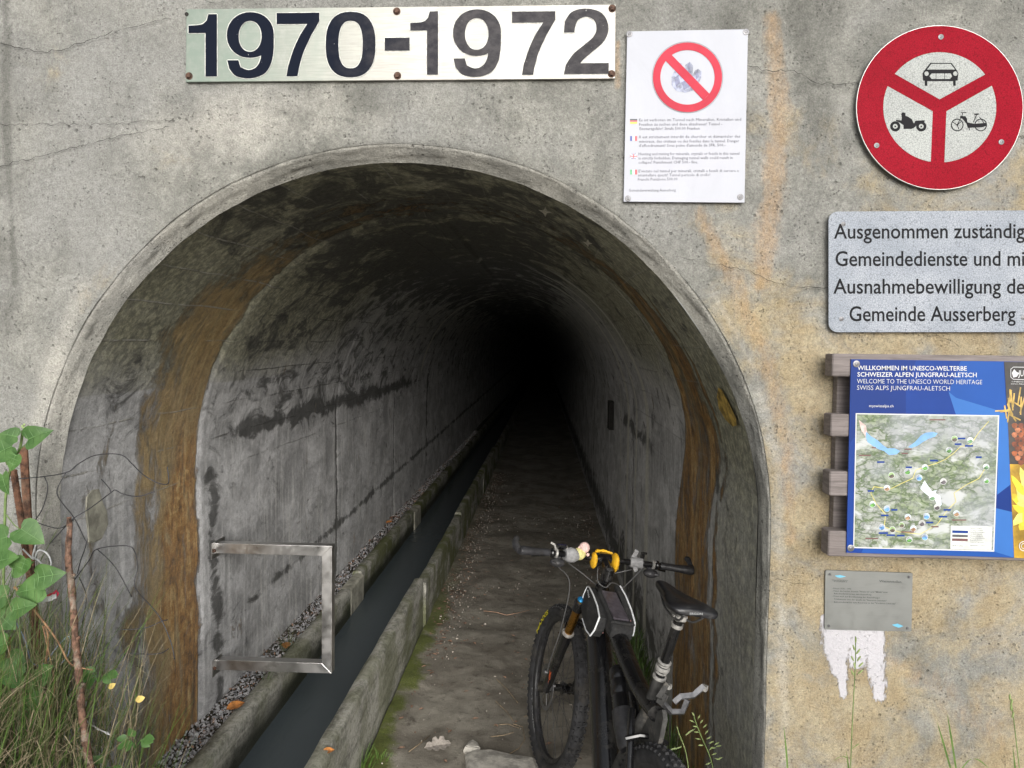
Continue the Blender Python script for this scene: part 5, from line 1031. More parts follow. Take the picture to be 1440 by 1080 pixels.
# grey straps, computer and clip
mb = MB(); mb.M = SM; mb.tube([bar(-.118), bar(-.135), bar(-.155), bar(-.178)], [.020, .030, .032, .024], 14); bp(mb, 'grey_strap', M['grey'])
mb = MB(); mb.M = SM; mb.tube([bar(.118), bar(.130), bar(.150), bar(.170)], [.018, .022, .0235, .022], 14); mb.box(Vector(bar(.138))+Vector((.008, 0, .035)), (.004, .020, .036), Matrix.Rotation(.35, 3, 'X')); mb.box(Vector(bar(.140))+Vector((-.016, 0, -.022)), (.004, .018, .022), Matrix.Rotation(-.4, 3, 'X')); bp(mb, 'grey_strap', M['grey'], smooth=False)
mb = MB(); mb.M = SM; mb.bbox(Vector(bar(.168))+Vector((.0, 0, .030)), (.010, .018, .020), .003); mb.lathe([(.005, -.012), (.005, .012)], Vector(bar(.172))+Vector((0, 0, .044)), (0, 1, 0), 10); bp(mb, 'bell', M['gloss'])
mb = MB(); mb.M = SM; mb.bbox(Vector(bar(-.200))+Vector((.006, 0, .026)), (.036, .048, .016), .004, Matrix.Rotation(.5, 3, 'Y')); dv = bp(mb, 'bike_computer', M['gloss'])
mb = MB(); mb.M = SM; mb.box(Vector(bar(-.200))+Vector((.001, 0, .035)), (.026, .036, .001), Matrix.Rotation(.5, 3, 'Y')); bp(mb, 'display', simple('dark_blue_glass', (.015, .012, .06), .15), dv, False)
mb = MB(); mb.M = SM; mb.tube([Vector(bar(-.222))+Vector((0, 0, .020)), Vector(bar(-.232))+Vector((.0, 0, .036)), Vector(bar(-.247))+Vector((.006, 0, .040))], .005, 8); mb.lathe([(.004, 0), (.005, .012)], Vector(bar(-.172))+Vector((0, 0, .024)), (0, .4, 1), 8); bp(mb, 'control_button', M['alloyl'])
for sg in (-1, 1):                            # yellow lamp pouch hugging the stem
    mb = MB(); mb.M = SM; mb.ball((.938, sg*.047+.0, 1.055), .036 if sg < 0 else .030, 14, 0, (1.1, .42, 1.15)); bp(mb, 'yellow_pouch', M['yellow'])
mb = MB(); mb.M = SM; mb.bbox((.972, .004, 1.090), (.016, .052, .010), .003); mb.tube([(.955, -.038, 1.088), (.970, 0, 1.094), (.955, .038, 1.088)], .005, 8); bp(mb, 'yellow_strap', M['yellow'])
# cables
mb = MB()
def sp(*p): return [SM @ Vector(q) for q in p]
def smooth_path(p, n=8):
    p = [Vector(q) for q in p]; out = []
    for i in range(len(p)-1):
        a, b, c, d = p[max(i-1, 0)], p[i], p[i+1], p[min(i+2, len(p)-1)]
        for k in range(n):
            t = k/n; out.append(.5*(2*b+(c-a)*t+(2*a-5*b+4*c-d)*t*t+(3*b-a-3*c+d)*t**3))
    return out+[p[-1]]
for q in ([bar(.21), (.99, -.15, 1.02), (1.0, -.06, .98), (.93, .01, .93), (.89, .03, .88)], [bar(-.20), (.99, .14, 1.02), (1.0, .05, .97), (.93, -.02, .925), (.885, -.03, .87)], [bar(-.23), (1.0, .18, 1.0), (1.03, .10, .92), (1.05, .095, .72), (1.13, .092, .52), (1.165, .075, .44)], [bar(.19), (.90, -.11, .99), (.87, -.05, .955), (.90, .0, .93)], [(.925, .028, 1.03), (.885, .034, .985), (.875, 0, .965), (.885, -.030, .985), (.92, -.10, .955)]):
    mb.tube(smooth_path(sp(*q)), .0024, 6)
bp(mb, 'cables', simple('grey_cable', (.09, .09, .09), .5))
# frame
fr = MB(); fr.tube([(.905, 0, .895), (.935, 0, .83), (.955, 0, .79)], [.033, .034, .031], 18)
dt = smooth_path([(.905, 0, .86), (.84, 0, .775), (.70, 0, .645), (.56, 0, .505), (.46, 0, .40)], 5); fr.tube(dt, [.042+.020*min(1, i/6) for i in range(len(dt))], 20, flat=.78, upv=(0, 1, 0))
frame = bp(fr, 'frame', M['gloss'])
mb = MB(); q = smooth_path([(.895, 0, .905), (.80, 0, .88), B(868, 892), B(884, 932), B(902, 972), B(924, 1004)], 4); mb.tube(q, [.036-.010*i/len(q) for i in range(len(q))], 16, flat=1.12, upv=(0, 1, 0)); bp(mb, 'top_tube', M['gloss'], frame)
mb = MB(); mb.tube([(.43, 0, .38), (.30, 0, .66), (.245, 0, .775), (.215, 0, .895)], [.026, .024, .020, .0185], 16); bp(mb, 'seat_tube', M['dusty'], frame)
mb = MB(); bp(mb.tube([(.40, 0, .75), (.33, 0, .71), (.275, 0, .68)], [.014, .018, .018], 12), 'shock', M['gloss'], frame); mb = MB(); mb.ball((.44, 0, .35), .095, 18, 0, (1.15, .55, .95)); bp(mb, 'motor_housing', M['gloss'], frame)
for sg in (-1, 1):
    mb = MB(); mb.tube(smooth_path([(.40, sg*.045, .34), (.25, sg*.060, .345), (.0, sg*.073, .37)], 4), [.017]*4+[.014]*4+[.013], 12); bp(mb, 'chain_stay', M['dusty'], frame)
    mb = MB(); mb.tube(smooth_path([(.30, sg*.030, .735), (.24, sg*.046, .69), (.12, sg*.062, .54), (.0, sg*.073, .385)], 4), .0125, 12); bp(mb, 'seat_stay', M['gloss'], frame)
mb = MB(); mb.tube([(.215, .07, .68), (.205, .03, .70), (.205, -.03, .70), (.215, -.07, .68)], .009, 8); bp(mb, 'stay_bridge', M['gloss'], frame)
# dusty guard between the seat tube and the rear wheel
pts = [(913, 1003), (936, 998), (938, 1012), (931, 1045), (922, 1078), (916, 1100), (900, 1100), (906, 1070), (905, 1040)]; v = [B(x, y, .010) for x, y in pts]; cxm = sum(v, Vector())/len(v); n = len(v)
mb = MB(); mb.add([p+Vector((0, .012, 0)) for p in v]+[p+Vector((0, -.004, 0)) for p in v], [tuple(range(n)), tuple(range(2*n-1, n-1, -1))]+[(i, n+i, n+(i+1) % n, (i+1) % n) for i in range(n)]); o = mb.build('mud_guard', M['dusty'], bike); bevel(o, .003)
# cranks, pedals and chainring (mostly below the picture)
for sg in (-1, 1):
    mb = MB(); mb.tube([(.44, sg*.075, .345), (.44+.165*sg*.8, sg*.088, .345-.09*sg)], [.016, .012], 10); cr = bp(mb, 'crank', M['gloss']); mb = MB(); mb.bbox((.44+.165*sg*.8, sg*.145, .345-.09*sg), (.10, .10, .016), .004); bp(mb, 'pedal', M['matte'], cr)
mb = MB(); mb.lathe([(.060, -.060), (.082, -.061), (.082, -.057), (.060, -.056)], (.44, 0, .345), (0, 1, 0), 32, closed=True); bp(mb, 'chainring', M['alloy'])
mb = MB(); mb.tube([(.44, -.059, .427), (.0, -.05, .42)], .004, 6); mb.tube([(.44, -.059, .263), (.05, -.05, .25), (0, -.05, .28)], .004, 6); bp(mb, 'chain', M['alloy'])
mb = MB()
for k in range(8): mb.lathe([(.026+.005*k, -.058+.003*k), (.026+.005*k, -.0565+.003*k)], (0, 0, .37), (0, 1, 0), 22)
bp(mb, 'cassette', M['alloy'])
# seat post, collar, saddle
mb = MB(); mb.tube([(.215, 0, .885), (.160, 0, 1.118)], .0155, 16); bp(mb, 'seat_post', M['gloss'])
for i, (w0, r0, h) in enumerate(((.885, .0225, .011), (.905, .019, .008), (.917, .0235, .013), (.933, .020, .006), (.942, .0225, .007))):
    u0 = .215-(w0-.895)*.236; mb = MB(); mb.lathe([(r0*.88, 0), (r0, .0015), (r0, h-.0015), (r0*.88, h)], (u0, 0, w0), (-.236, 0, 1), 20); bp(mb, 'post_collar', M['alloyl'])
mb = MB(); mb.bbox((.163, 0, 1.105), (.035, .036, .022), .004); mb.lathe([(.008, -.024), (.008, .024)], (.163, 0, 1.105), (0, 1, 0), 12); mb.lathe([(.019, 0), (.0195, .012)], (.171, 0, 1.072), (-.236, 0, 1), 16); bp(mb, 'seat_clamp', M['alloyl'])
secs = [(.362, 1.150, .012, .014), (.350, 1.156, .019, .024), (.31, 1.158, .023, .032), (.26, 1.158, .029, .040), (.21, 1.160, .041, .044), (.16, 1.164, .060, .042), (.115, 1.168, .072, .036), (.08, 1.168, .074, .030), (.058, 1.163, .064, .022), (.050, 1.156, .045, .010)]
v = []; f = []; K = 20
for (u, w_, hw, dp) in [(a_, b_, c_*1.10, d_*.8) for a_, b_, c_, d_ in secs]:
    for k in range(K):
        t = 2*pi*k/K; y = hw*math.copysign(abs(cos(t))**.75, cos(t)); z = sin(t); top = z > 0
        zz_ = w_+(.009*abs(z)**.8 if top else -dp*abs(z)**.55)-.16*(y*y)/max(hw, .02)*.5; 
        if top: zz_ -= .0085*math.exp(-(y/.011)**2)*(1 if .09 < u < .31 else 0)
        v.append((u, y, zz_))
for i in range(len(secs)-1):
    for k in range(K): f.append((i*K+k, i*K+(k+1) % K, (i+1)*K+(k+1) % K, (i+1)*K+k))
f += [tuple(range(K))[::-1], tuple((len(secs)-1)*K+k for k in range(K))]
mb = MB(); mb.add(v, f); sdl = bp(mb, 'saddle', M['saddle']); mo = sdl.modifiers.new('s', 'SUBSURF'); mo.levels = 1; mo.render_levels = 2
mb = MB()
for sg in (-1, 1): mb.tube(smooth_path([(.33, sg*.006, 1.135), (.24, sg*.020, 1.108), (.13, sg*.022, 1.106), (.075, sg*.030, 1.140)], 5), .0036, 8)
bp(mb, 'saddle_rails', M['alloy'], sdl)
v, f = text_mesh("ERGON", .01, 2); a = min(p[0] for p in v); b = max(p[0] for p in v); mb = MB(); mb.add([B(970+(p[0]-a)/(b-a)*18, 864.5+(p[0]-a)/(b-a)*.3-p[1]/CAP*3.0, axis=0, val=.044) for p in v], f); stuff(bp(mb, 'saddle_lettering', M['gprint'], sdl, False))
# two-armed grey bracket on the seat tube
XB = .165
def strip(px_list, wd, name, mat, th=.010, par=None):
    pts = [B(x, y, axis=0, val=XB) for x, y in px_list]; mb = MB(); mb.tube(pts, wd/2, 4, flat=1.0, upv=(1, 0, 0)); return bp(mb, name, mat, par or bike, False)
brk = strip([(929, 985), (943, 1001), (960, 1001), (967, 984)], .022, 'bracket', M['alloy'])
strip([(934, 984), (927, 980), (940, 961)], .022, 'bracket_arm', M['dusty'], par=brk); strip([(948, 988), (957, 980), (975, 978), (982, 972), (990, 965)], .022, 'bracket_arm', M['alloy'], par=brk)
strip([(940, 962), (939, 968)], .026, 'white_tip', M['alloyl'], par=brk); strip([(991, 964), (990, 971)], .026, 'white_tip', M['alloyl'], par=brk); strip([(936, 975), (928, 990)], .030, 'bracket_clamp', M['dusty'], par=brk)
# bottle in its cage on the down tube
b0, b1 = B(869, 938, -.01), B(884, 1054, -.01); L = (b1-b0).length; dirb = (b1-b0).normalized(); off = Vector((-.0, 0, 0))
mb = MB(); mb.lathe([(.020, 0), (.030, .006), (.0355, .016), (.0365, .05), (.0350, .054), (.0350, .060), (.0368, .064), (.0368, .105), (.0352, .109), (.0352, .115), (.0370, .119), (.0370, L-.03), (.030, L-.004), (.02, L)], b0, dirb, 28); bt = bp(mb, 'bottle', M['gloss'])
mb = MB(); mb.lathe([(.0375, L*.55), (.0415, L*.56), (.0425, L*.72), (.036, L*.97), (.028, L*1.01)], b0, dirb, 24); mb.tube([b0+dirb*L*.2+Vector((.02, 0, -.045)), b0+dirb*L*.9+Vector((.02, 0, -.045))], .010, 8); bp(mb, 'bottle_cage', M['matte'])
mb = MB(); mb.lathe([(.0, 0), (.006, .001), (.006, .003)], B(869, 920, 0)+Vector((.0, 0, .0)), (.3, 0, 1), 10); bp(mb, 'frame_bolt', M['alloyl'], frame)
# small clips and marks on the top tube
for i, (x, y, w_, h) in enumerate(((881, 916, 6, 2), (884, 923, 10, 4), (882, 932, 3, 5), (885, 945, 5, 5))):
    mb = MB(); mb.bbox(B(x, y, .0)+Vector((0, 0, .002)), (.010*h/4, .0026*w_, .006), .001); bp(mb, 'cable_clip', M['alloyl'] if i < 3 else M['alloy'], frame)
# frame bag: flat pouch on the tube and a pannier on each side with white piping
def quadbag(name, top, mat, th, y0, y1, par=None):
    n = len(top); v = [Vector((p[0], y0, p[1])) for p in top]+[Vector((p[0], y1, p[1])) for p in top]; mb = MB(); mb.add(v, [tuple(range(n)), tuple(range(2*n-1, n-1, -1))]+[(i, n+i, n+(i+1) % n, (i+1) % n) for i in range(n)]); o = mb.build(name, mat, par or bike); bevel(o, th); return o
tl, tr_, bl, br = B(842, 820, 0), B(868, 822, 0), B(854, 864, 0), B(877, 866, 0)
zf, zr, uf, ur = .965, .915, .835, .60
bag = quadbag('frame_bag', [(uf, zf), (ur+.02, zr), (ur-.01, zr-.02), (ur, zr-.06), (uf+.02, zf-.07)], M['fabric'], .008, -.044, .044)
ang = math.atan2(zf-zr, uf-ur); mb = MB(); mb.bbox(((uf+ur)/2+.008, 0, (zf+zr)/2+.002), (.20, .062, .008), .002, Matrix.Rotation(-ang, 3, 'Y')); bp(mb, 'phone_pouch', M['window'], bag, False)
mb = MB(); mb.tube([(ur+.01, -.045, zr+.0), (ur-.004, 0, zr+.004), (ur+.01, .045, zr+.0)], .006, 8); bp(mb, 'pouch_flap', M['fabric'], bag)
def pannier(pxl, s_top, s_bot, sg):
    q = []
    ys = [p[1] for p in pxl]; y0, y1 = min(ys), max(ys)
    for (x, y) in pxl: s = s_top+(s_bot-s_top)*(y-y0)/(y1-y0); q.append(B(x, y, s))
    n = len(q); inn = [Vector((p.x, p.y*.55, p.z)) for p in q]; cen = sum(q, Vector())/n+Vector((0, -.0*sg, 0)); cen.y += (.012 if cen.y > 0 else -.012)
    mb = MB(); mb.add(q+inn+[cen], [(i, (i+1) % n, 2*n) for i in range(n)]+[(i, n+i, n+(i+1) % n, (i+1) % n) for i in range(n)]+[tuple(range(2*n-1, n-1, -1))]); o = mb.build('bag_pannier', M['fabric'], bag, smooth=False)
    return q, o
q, pl_ = pannier([(826, 825), (821, 836), (817, 852), (819, 870), (824, 886), (830, 894), (836, 886), (843, 868), (840, 852), (834, 836), (829, 826)], -.055, -.085, -1)
mb = MB(); mb.tube(q[5:]+[q[0]]+q[1:3], .0032, 8); mb.tube(q[3:6], .0032, 8); bp(mb, 'piping', M['piping'], pl_)
q2, pr_ = pannier([(872, 824), (880, 838), (888, 858), (893, 876), (892, 886), (890, 894), (884, 882), (876, 862)], .055, .080, 1)
mb = MB(); mb.tube(q2[:6], .0032, 8); bp(mb, 'piping', M['piping'], pr_)
v, f = text_mesh("evoc", .02, 2); a = min(p[0] for p in v); b = max(p[0] for p in v); mb = MB(); mb.add([B(825.3+(p[0]-a)/(b-a)*2.2+p[1]/CAP*2.6, 829.5+(p[0]-a)/(b-a)*11-p[1]/CAP*.6, -.088) for p in v], f); stuff(bp(mb, 'bag_lettering', M['piping'], pl_, False))
for x, y, s in ((848, 874, -.045), (886, 872, .05)):
    mb = MB(); c = B(x, y, s); mb.tube([c, c+Vector((-.012, 0, -.020)), c+Vector((-.014, 0, -.040))], [.004, .0035, .0055], 8); bp(mb, 'zip_pull', simple('zip_pull_pink', (.35, .16, .15), .5, var=.3), bag)
# plush toy on the handlebar
tw = BKM @ (SM @ Vector((.945, .098, 1.085))); toy = empty('plush_toy', tuple(tw), 'tiny plush toy with pink head and pale yellow cap riding on the handlebar', 'toy')
M['pink'] = simple('pink_plush', (.72, .50, .46), .9, var=.1, sc=60, bump=.001); M['cream'] = simple('pale_yellow_plush', (.62, .58, .25), .9, var=.12, sc=60, bump=.001)
mb = MB(); mb.ball((.006, .008, .014), .023, 14); hd_ = bp(mb, 'head', M['pink'], toy); mb = MB(); mb.ball((-.016, .004, -.012), .029, 16, 0, (1, 1, .9)); mb.ball((-.026, -.012, -.020), .010, 8); bp(mb, 'cap', M['cream'], toy)
mb = MB(); mb.ball((-.016, .004, .014), .006, 8); mb.ball((.020, -.006, -.012), .0075, 8); bp(mb, 'hand', M['pink'], toy)

# ------------------------------------------------------------------ plants, posts and wire at the left
M['green'] = foliage('grass_green', (.06, .13, .02), (.15, .25, .055)); M['green2'] = foliage('grass_dull', (.07, .095, .035), (.15, .17, .07)); M['straw'] = foliage('dry_straw', (.26, .205, .125), (.46, .39, .26), 25, .7)
M['vein'] = simple('leaf_vein', (.13, .25, .085), .6)
M['leafg'] = foliage('bindweed_leaf', (.06, .15, .035), (.14, .27, .08), 25, .45, .3); M['rust'] = simple('flaking_rust', (.11, .052, .030), .9, var=.45, sc=45, bump=.002, dirt=(.20, .13, .09, .6)); M['bark'] = simple('reddish_bark', (.17, .095, .065), .9, var=.5, sc=70, bump=.004, dirt=(.33, .28, .23, .9))
M['wire'] = simple('grey_fence_wire', (.055, .055, .06), .55, 0.4); M['stemg'] = simple('green_stem', (.13, .20, .06), .6, var=.2)
def blade(mb, base, tip, wd, sag, n=6, tw=None):
    b, t = Vector(base), Vector(tip); d = t-b; sd = Vector((random.uniform(-1, 1), random.uniform(-.4, .4), 0)).normalized() if tw is None else Vector(tw); v = []
    for i in range(n+1):
        k = i/n; p = b+d*k+Vector((0, 0, sag*4*k*(1-k))); w_ = wd*(1-k)**.6*(.5+.5*min(1, k*5)); v += [p-sd*w_*.5, p+sd*w_*.5]
    mb.add(v, [(2*i, 2*i+1, 2*i+3, 2*i+2) for i in range(n)])
r = random.Random(21); random.seed(21)
ga, gb, gc = MB(), MB(), MB()
def bank_z(x): t = min(1, max(0, (-.92-x)/.43)); return .80*t*t*(3-2*t)
for i in range(4600):
    x = -1.0-.85*r.random()**.8; y = r.uniform(1.35, 2.06); z = bank_z(x)-.04; k = r.random()
    hmax = .20+.42*max(0, min(1, (-1.10-x)/.55))
    if k < .32: L = r.uniform(.12, hmax+.10); a = min(.4, r.gauss(.05, .22)); blade(ga if r.random() < .5 else gb, (x, y, z), (x+a*L*1.3+.02, min(2.09, y+r.gauss(0, .12)*L*2), z+L), r.uniform(.0022, .0048), r.uniform(-.01, .07))
    else: L = r.uniform(.08, hmax*.95+.05); a = max(-.8, min(.45, r.gauss(0, .5))); blade(gc, (x, y, z+r.uniform(0, .15)*(x < -1.2)), (x+a*L*1.4, min(2.09, y+r.gauss(0, .2)*L*2), z+L*r.uniform(.3, 1)), r.uniform(.0014, .0034), r.uniform(-.05, .12))
for i in range(300):                          # arching long blades in front of the rusty band
    x = r.uniform(-1.42, -1.02); y = r.uniform(1.75, 2.05); z = bank_z(x)-.02; L = r.uniform(.28, .68); a = min(.34, r.gauss(.08, .30))
    blade(r.choice([ga, gb, gb, gc]), (x, y, z), (x+a*L, y+r.uniform(-.1, .03), z+L*.9), r.uniform(.0016, .0034), r.uniform(.0, .13), 8)
tag(ga.build('grass', M['green']), 'fresh green grass growing on the left bank', 'grass', kind='stuff'); tag(gb.build('dull_grass', M['green2']), 'dull olive grass leaning over in front of the rusty seepage', 'grass', kind='stuff'); tag(gc.build('dry_grass', M['straw']), 'tangle of dry straw coloured stems on the left bank', 'dry grass', kind='stuff')
def thing_mesh(mb, name, mat, label, cat, smooth='all', group=None): return tag(mb.build(name, mat, None, smooth), label, cat, group)
# rebar
mb = MB(); a, b = Vector(D(19, 661, 1.93)), Vector(D(56, 905, 1.95)); mb.tube([a, b, b+(b-a)*.6], .0085, 10)
for i in range(42): t = i/42*1.3; p = a+(b-a)*t; d = (b-a).normalized(); mb.tube([p+Vector((cos(g), sin(g)*.8, 0))*.0090+d*(.0035*cos(g)) for g in [2*pi*k/8 for k in range(8)]], .0018, 4, closed=True)
thing_mesh(mb, 'rebar', M['rust'], 'rusty ribbed reinforcing bar sticking up in front of the flat iron post', 'rebar', False)
mb = MB(); a, b = Vector(D(33, 628, 2.02)), Vector(D(47, 860, 2.02)); b = a+(b-a)*1.7; c = (a+b)/2; L = (b-a).length; q = Vector((0, 0, 1)).rotation_difference((a-b).normalized()).to_matrix(); mb.bbox(c, (.024, .007, L), .001, q)
o = thing_mesh(mb, 'iron_post', M['rust'], 'rusty flat iron post beside the arch at the far left', 'post', False)
# stick
pl = [(97, 727), (98, 745), (96, 770), (97, 800), (99, 812), (102, 840), (104, 868), (106, 900), (109, 930), (112, 965), (116, 1010), (122, 1050), (130, 1100)]; pw = [Vector(D(x, y, 1.90-.0003*(y-727))) for x, y in pl]; pw = smooth_path(pw, 4); mb = MB()
mb.tube(pw+[pw[-1]+Vector((.02, 0, -.3))], [.0060*(1+.45*random.random())*(1 if i > 1 else .75)+.003*i/len(pw) for i in range(len(pw)+1)], 10)
for i in (16, 28, 36): mb.tube([pw[i], pw[i]+Vector((.016, -.006, .010))], [.006, .004], 7)
thing_mesh(mb, 'wooden_stick', M['bark'], 'reddish knotty stick standing upright in the dry grass', 'stick')
# bindweed
bw = empty('bindweed', D(8, 900, 1.84), 'green bindweed with heart shaped leaves climbing the posts at the left edge', 'climbing plant'); BL = bw.location
def vine(pl, Y, rad=.0028):
    mb = MB(); mb.tube([p-BL for p in smooth_path([D(x, y, Y) for x, y in pl], 5)], rad, 6); mb.build('stem', M['stemg'], bw, smooth='all')
vine([(6, 1100), (2, 980), (3, 880), (6, 780), (8, 700), (16, 655), (28, 630), (32, 605)], 1.84, .0036); vine([(10, 654), (4, 640), (-10, 630)], 1.84, .002); vine([(28, 632), (42, 620), (50, 612)], 1.84, .0015); vine([(3, 880), (20, 830), (45, 818), (70, 812)], 1.85, .002); vine([(6, 720), (20, 738), (30, 745)], 1.84, .0016); vine([(5, 990), (30, 1010), (55, 1040), (60, 1090)], 1.83, .002); vine([(3, 960), (25, 962), (60, 950)], 1.83, .0016)
for (x, y, L, an, tilt) in ((24, 614, 26, 170, .2), (40, 618, 36, 25, .3), (17, 628, 44, 205, .1), (22, 640, 26, 250, .5), (4, 668, 30, 285, -.3), (30, 744, 40, 330, .1), (10, 755, 42, 200, .4), (18, 800, 30, 20, .5), (36, 786, 28, 250, .5), (55, 812, 38, 12, .2), (60, 826, 44, 190, .1), (10, 838, 34, 190, .3), (-4, 862, 40, 330, .2), (20, 858, 34, 20, .4), (8, 905, 36, 200, .2), (14, 925, 34, 330, .3), (32, 950, 34, 190, .2), (42, 960, 36, 20, .3), (60, 948, 26, 40, .3), (12, 990, 40, 200, .2), (28, 1004, 40, 345, .1), (42, 998, 36, 60, .3), (10, 1030, 34, 210, .2), (38, 1040, 34, 290, .2), (50, 1062, 30, 20, .3), (4, 1062, 38, 330, .2), (20, 1080, 34, 250, .2), (-4, 790, 36, 20, .3), (52, 990, 26, 40, .3)):
    Yv = 1.83-.05*random.random(); sc_ = Yv/1000*L; mb = MB(); g = radians(an); nrm = Vector((random.uniform(-.45, .45)+tilt*.3, -1, .35+random.uniform(-.2, .4))); leaf(mb, Vector(D(x, y, Yv))-BL, (cos(g), -.25*random.random(), sin(g)), nrm, sc_, 'heart', random.uniform(.1, .35), random.uniform(.05, .3)); lf_ = mb.build('leaf', M['leafg'], bw, smooth='all'); vv = [Vector(q) for q in mb.v]; nv_ = nrm.normalized()*.0012; mid = [vv[0], vv[14], vv[15], vv[16], vv[7]]; mb = MB(); mb.tube([q+nv_ for q in mid], [.0011, .001, .0008, .0006, .0004], 4)
    for a_, b_ in ((0, 3), (14, 4), (15, 5), (0, 11), (14, 10), (15, 9)): mb.tube([vv[a_]+nv_, (vv[a_]+vv[b_]*2)/3+nv_*1.2], [.0007, .0003], 3)
    mb.build('vein', M['vein'], lf_)
mb = MB()
for k in range(7): mb.ball(Vector(D(34+random.uniform(-4, 4), 602+random.uniform(-5, 5), 1.84))-BL, .0035, 6)
mb.build('bud_cluster', simple('pale_green_bud', (.32, .42, .18), .6), bw, smooth='all')
# low clover-like plants at the foot of the rusty band
for j, (cx, cy, lab) in enumerate(((138, 948, 'round leaved green herb right of the upright stick'), (70, 1010, 'small green herb low between bindweed and stick'), (190, 1040, 'green herb at the foot of the brown seepage band'), (150, 1075, 'green herb lowest on the left bank near the bottom edge'))):
    e = empty('herb', D(cx, cy+12, 1.88), lab, 'plant')
    for k in range(9):
        g = random.uniform(0, 2*pi); R0 = random.uniform(4, 15); mb = MB(); c = Vector(D(cx+R0*cos(g), cy+R0*.6*sin(g), 1.88))-e.location
        mb.tube([Vector((0, 0, 0)), c*.6+Vector((0, 0, .004)), c], .0009, 4); leaf(mb, c, (cos(g), -.4, -sin(g)*.6), (random.uniform(-.4, .4), -1, .8), .026+.012*random.random(), 'oval', .2, .2); mb.build('leaf', M['leafg'], e, smooth='all')
# wire netting
wn = empty('wire_netting', D(120, 700, 2.0), 'torn rusty grey fence wire hanging across the left side of the arch', 'fence wire')
for pl in ([(-20, 205), (100, 198), (200, 183), (240, 155), (290, 130), (365, 128), (400, 155), (430, 185), (460, 205), (490, 217), (512, 213), (508, 165)], [(200, 183), (175, 230), (180, 262), (225, 320), (255, 380), (262, 400), (245, 450), (235, 490)], [(225, 320), (275, 290), (335, 245), (350, 236), (375, 248), (420, 255), (470, 240)], [(308, 203), (330, 228), (338, 245)], [(225, 510), (270, 450), (295, 415), (385, 405), (410, 425), (418, 470), (410, 530), (460, 590), (490, 630), (520, 700), (530, 750)], [(295, 415), (350, 470), (400, 560)], [(370, 660), (440, 655), (490, 635), (508, 630)], [(395, 733), (480, 733), (512, 718)], [(135, 195), (145, 230), (130, 290), (105, 330)], [(100, 330), (180, 352), (225, 320)], [(240, 500), (262, 560), (250, 640)], [(150, 400), (200, 345), (225, 325)]):
    mb = MB(); q = [Vector(D(x/2.16, 580+y/2.16, 1.99+.02*sin(x*.03)))-wn.location for x, y in pl]; mb.tube(smooth_path(q, 6), .00155, 6); mb.build('strand', M['wire'], wn, smooth='all')
def ribbon(name, pl, Y, wd, mat, label, cat, flat=True):
    mb = MB(); q = smooth_path([D(x, y, Y) for x, y in pl], 5); v = []
    for i, p in enumerate(q): v += [p+Vector((0, 0, wd/2*(1+.2*sin(i)))), p+Vector((.003*sin(i*1.3), .004, -wd/2))]
    mb.add(v, [(2*i, 2*i+1, 2*i+3, 2*i+2) for i in range(len(q)-1)]); return tag(mb.build(name, mat, None, smooth='all'), label, cat)
M['plastic'] = simple('white_plastic', (.55, .56, .58), .4, var=.15, sc=60); M['redtape'] = simple('red_tape', (.50, .03, .07), .4, var=.15, sc=60)
ribbon('barrier_tape', [(42, 846), (56, 844), (68, 842), (78, 838)], 1.86, .016, M['plastic'], 'scrap of white plastic tape snagged on the rebar', 'tape'); ribbon('red_barrier_tape', [(54, 838), (66, 838), (74, 835), (80, 832), (79, 845)], 1.857, .007, M['redtape'], 'torn red strip of barrier tape just above the white scrap', 'tape'); ribbon('plastic_strip', [(117, 1008), (128, 1020), (140, 1027), (153, 1033)], 1.86, .009, M['plastic'], 'white plastic strip caught in the grass right of the stick', 'plastic strip')
mb = MB(); mb.tube(smooth_path([D(x, y, 1.885) for x, y in ((32, 772), (40, 780), (48, 786), (54, 774), (66, 778), (72, 792), (66, 800), (54, 788), (46, 782), (52, 762))], 5), .0022, 6); thing_mesh(mb, 'white_cord', M['plastic'], 'knotted white cord tied round the rebar', 'cord')
mb = MB(); mb.tube(smooth_path([D(x, y, 1.87) for x, y in ((20, 870), (35, 900), (44, 930), (60, 935), (80, 910), (97, 895), (96, 920), (84, 935))], 5), .0015, 6); thing_mesh(mb, 'blue_cord', simple('pale_blue_cord', (.22, .28, .38), .6), 'loose pale blue cord looping through the dry grass', 'cord')
def brown_stem(pl, Y, rad, label):
    mb = MB(); q = smooth_path([D(x, y, Y) for x, y in pl], 5); mb.tube(q, [rad*(1-.5*i/len(q)) for i in range(len(q))], 6); thing_mesh(mb, 'dead_stem', simple('dead_stem_brown', (.26, .15, .08), .8, var=.3, sc=30), label, 'stem')
brown_stem([(60, 960), (68, 900), (62, 880)], 1.85, .004, 'short brown dead stem at the left under the cords'); brown_stem([(20, 825), (50, 860), (80, 900), (96, 930), (110, 938), (130, 942)], 1.84, .0035, 'long orange brown dead stem slanting down to the upright stick'); brown_stem([(14, 896), (12, 940), (16, 960)], 1.83, .0035, 'pale broken stem behind the lower bindweed leaves'); brown_stem([(60, 1030), (72, 990), (76, 955), (60, 880)], 1.83, .003, 'thin tan dead stem rising left of the upright stick')
def hang_leaf(x, y, L, an, lab):
    mb = MB(); g = radians(an); leaf(mb, D(x, y, 1.86), (cos(g), -.1, sin(g)), (0, -1, .3), L, 'oval', .15, .1); tag(mb.build('yellow_leaf', M['yellowleaf'], None, smooth='all'), lab, 'leaf')
hang_leaf(190, 985, .030, 20, 'pale yellow leaf caught in the grass in front of the brown band'); hang_leaf(152, 968, .026, 35, 'smaller ochre leaf caught in the grass left of the yellow one')

